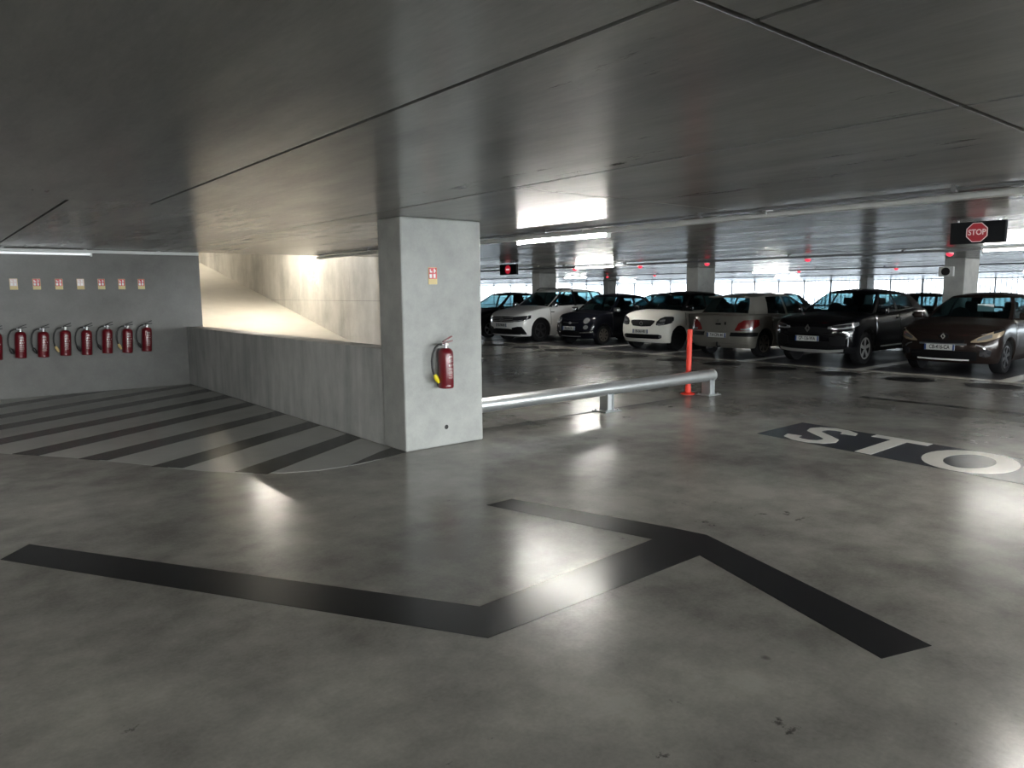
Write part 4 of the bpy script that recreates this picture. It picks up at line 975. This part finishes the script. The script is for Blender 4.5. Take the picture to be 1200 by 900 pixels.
c.patch('headlight_lens', 'front', MT['lamp'], [('y', .51, .685, .71), ('y', .6, .675, .705), ('y', .70, .70, .74)], t, .018, (1, -1))
c.patch('headlight_lens', 'front', MT['lamp'], [('y', .56, .75, .79), ('y', .64, .75, .82), ('y', .70, .77, .82)], t, .018, (1, -1))
c.patch('lower_intake', 'front', MT['trim'], [('y', -.64, .335, .40), ('y', -.55, .31, .425), ('y', .55, .31, .425), ('y', .64, .335, .40)], t, .01)
for y in (.60, -.60): c.patch('fog_lamp', 'front', MT['lamp'], [('y', y-.035, .345, .395), ('y', y+.035, .345, .395)], t, .016)
c.plate(t, 'front', .50, 0.0, 'EK-561-VB')
c.sidebar('side_panel', 1.0, 2.3, .40, .96, MT['p_silver'], t, 0.006)

# --- navy small car
c = Car(L=3.57, W=0.81, H=1.49, fo=0.69, wb=2.30, rad=0.285, sill=0.19, paint=MT['p_navy'], roofpaint=None, blackposts=False, af=0.42, pf=2.2, crown=.06,
        top=[(0, .74), (.10, .80), (.35, .88), (.7, .94), (.95, .96), (2.2, .98), (3.1, 1.0), (3.57, .92)],
        F=[(.2, .08), (.33, .01), (.5, 0), (.66, .05), (.8, .14)], R=[(.2, .1), (.5, 0), (.9, .1)],
        xc=0.82, xw=1.48, xr=3.02, xb=3.40, roof=[(1.4, 1.42), (1.7, 1.48), (2.1, 1.495), (2.6, 1.46), (3.1, 1.35)], wr=0.54,
        posts=[(.98, 1.60, 'post'), (1.14, 1.68, 'side'), (2.10, 2.10, 'post'), (2.20, 2.19, 'quarter'), (2.86, 2.66, 'post'), (3.16, 2.84, 'post')])
c.handle = MT['chrome']
t = c.make('navy blue small rounded car with chrome mirrors beside the white SUV', (15.05, 15.68, 0), 0, MT['rim_bronze'], 8, MT['chrome'], (1.95,), (1.05, 2.12))
def disc_patch(c, nm, m, yc, zc, ry, rz, off):
    cols = []
    for k in range(7):
        a = PI*k/6; cols.append(('y', yc-ry*math.cos(a), zc-rz*max(.08, math.sin(a)), zc+rz*max(.08, math.sin(a))))
    c.patch(nm, 'front', m, cols, t, off, (1, -1))
disc_patch(c, 'headlight', MT['lamp'], .57, .715, .09, .085, .012)
disc_patch(c, 'daylight_lamp', MT['lamp'], .59, .53, .07, .06, .012)
c.patch('chrome_whisker', 'front', MT['chrome'], [('y', -.32, .655, .665), ('y', -.1, .635, .66), ('y', .1, .635, .66), ('y', .32, .655, .665)], t, .012)
badge('oval', t, noseX(c, .65)-.01, 0, .65, .035, MT['silver'])
c.patch('lower_grille', 'front', MT['trim'], [('y', -.36, .28, .40), ('y', .36, .28, .40)], t, .01)
c.patch('chrome_strip', 'front', MT['chrome'], [('y', .40, .35, .385), ('y', .56, .36, .395), ('x', .22, .38, .41)], t, .014, (1, -1))
c.patch('chrome_strip', 'front', MT['silver'], [('y', -.40, .245, .265), ('y', .40, .245, .265)], t, .014)
c.plate(t, 'front', .49, 0.0, 'FE-218-DK')

# --- white SUV
c = Car(L=4.49, W=0.92, H=1.67, fo=0.89, wb=2.68, rad=0.36, sill=0.19, paint=MT['p_white'], roofpaint=None, blackposts=True, clad=0.0,
        top=[(0, .86), (.12, .905), (.5, .98), (1.0, 1.06), (1.25, 1.09), (2.4, 1.11), (3.5, 1.15), (4.2, 1.14), (4.49, 1.08)],
        F=[(.2, .10), (.30, .03), (.45, 0), (.75, .02), (.90, .10)], R=[(.25, .12), (.5, 0), (.8, .04), (1.1, .16)],
        xc=1.10, xw=1.88, xr=4.0, xb=4.32, roof=[(1.8, 1.57), (2.1, 1.64), (2.6, 1.665), (3.4, 1.64), (4.1, 1.56)], wr=0.60,
        posts=[(1.26, 2.0, 'post'), (1.44, 2.08, 'side'), (2.46, 2.48, 'post'), (2.54, 2.55, 'side'), (3.34, 3.28, 'post'), (3.44, 3.36, 'quarter'), (3.92, 3.72, 'post'), (4.1, 3.8, 'post')])
t = c.make('white SUV with black roof rails, third car from the left in the front row'.replace('third car from the left', 'second car from the left').replace('black roof rails', 'dark wheels'), (14.4, 18.1, 0), 0, MT['rim_dark'], 5, MT['chrome'], (2.4, 3.25), (1.3, 2.48, 3.36))
c.patch('grille', 'front', MT['trim'], [('y', -.52, .635, .80), ('y', 0, .625, .81), ('y', .52, .635, .80)], t, .008)
for z in (.665, .71, .755): c.patch('grille_bar', 'front', MT['silver'], [('y', -.50, z, z+.012), ('y', .50, z, z+.012)], t, .014)
badge('ring', t, noseX(c, .715)-.012, 0, .715, .08, MT['chrome'])
c.patch('headlight', 'front', MT['lamp_dark'], [('y', .50, .645, .795), ('y', .68, .645, .81), ('x', .2, .68, .83), ('x', .42, .75, .85)], t, .012, (1, -1))
c.patch('headlight_lens', 'front', MT['lamp'], [('y', .52, .65, .69), ('y', .68, .65, .69), ('x', .18, .69, .72)], t, .018, (1, -1))
c.patch('lower_intake', 'front', MT['trim'], [('y', -.72, .25, .36), ('y', -.30, .25, .43), ('y', .30, .25, .43), ('y', .72, .25, .36)], t, .008)
c.patch('intake_corner', 'front', MT['trim'], [('y', .46, .30, .46), ('y', .66, .28, .50), ('y', .78, .26, .50), ('y', .85, .25, .30)], t, .010, (1, -1))
c.patch('silver_skid_trim', 'front', MT['p_white'], [('y', -.80, .215, .245), ('y', 0, .21, .245), ('y', .80, .215, .245)], t, .016)
c.plate(t, 'front', .535, 0.0, 'FD-748-HB')
for sd in (1, -1): obj('roof_rail', tube(B(), [(2.0, sd*.57, 1.62), (2.15, sd*.57, 1.69), (3.5, sd*.56, 1.68), (3.75, sd*.56, 1.61)], .014, 8), MT['trim'], t, 50)
c.sidebar('fender_vent', 1.30, 1.46, .92, .945, MT['trim'], t, 0.012, (-1, 1))

# --- black car half hidden by the pillar
def plain(label, loc, rz, pnt, L=4.2, group=None, h=0.0, rim=None):
    c = Car(plain=True, L=L, W=0.88, H=1.48+h, fo=0.86, wb=2.6, rad=0.315, sill=0.21, paint=pnt, roofpaint=None, blackposts=True,
            top=[(0, .74), (.15, .81), (.6, .90), (1.0, .96), (1.3, .97), (2.4, .99), (3.4, 1.03), (3.95, 1.02), (L, .96)],
            F=[(.2, .1), (.5, 0), (.8, .12)], R=[(.2, .1), (.5, 0), (1.0, .12)],
            xc=1.02, xw=1.85, xr=3.55, xb=3.98, roof=[(1.8, 1.39+h), (2.1, 1.455+h), (2.5, 1.48+h), (3.1, 1.45+h), (3.7, 1.36+h)], wr=0.56,
            posts=[(1.18, 1.96, 'post'), (1.34, 2.04, 'side'), (2.36, 2.40, 'post'), (2.46, 2.48, 'side'), (3.26, 3.06, 'post'), (3.74, 3.32, 'post')])
    t = c.make(label, loc, rz, rim or MT['silver'], 5, None, (2.25, 3.1), (1.2, 2.42, 3.2), group)
    c.patch('headlight', 'front', MT['lamp_dark'], [('y', .42, .66, .72), ('y', .62, .66, .78), ('x', .2, .69, .82), ('x', .36, .75, .82)], t, .012, (1, -1))
    c.patch('grille', 'front', MT['trim'], [('y', -.36, .60, .69), ('y', .36, .60, .69)], t, .008)
    c.patch('lower_intake', 'front', MT['trim'], [('y', -.55, .28, .42), ('y', .55, .28, .42)], t, .008)
    c.patch('tail_light', 'rear', MT['tail'], [('y', .52, .72, .88), ('y', .7, .73, .92), ('x', .3, .78, .92)], t, .012, (1, -1))
    c.plate(t, 'front', .50)
    return t
plain('black car half hidden behind the wide pillar, leftmost of the front row', (14.5, 20.8, 0), 0, MT['p_black'], h=.08)
# --- second row, seen between and through the front row
plain('dark car of the back row glimpsed between the two rightmost front cars', (20.0, 8.75, 0), 0, MT['p_black'], h=-.03)
plain('slate blue car of the back row glimpsed behind the silver hatchback', (21.4, 14.35, 0), 0, MT['p_blue'])
plain('dark car of the back row glimpsed between the navy and white small cars', (19.9, 17.9, 0), 0, MT['p_blue'])
plain('dark grey car added in the back row to darken the windows of the brown hatchback', (19.9, 5.3, 0), 0, MT['p_grey'], h=-.03)  # added to block the brightness showing through the hatchback glass
plain('dark car added in the back row to darken the windows of the white SUV', (22.0, 26.2, 0), 0, MT['p_black'], h=-.03)  # added on the sight line through the SUV glass, as a blocker
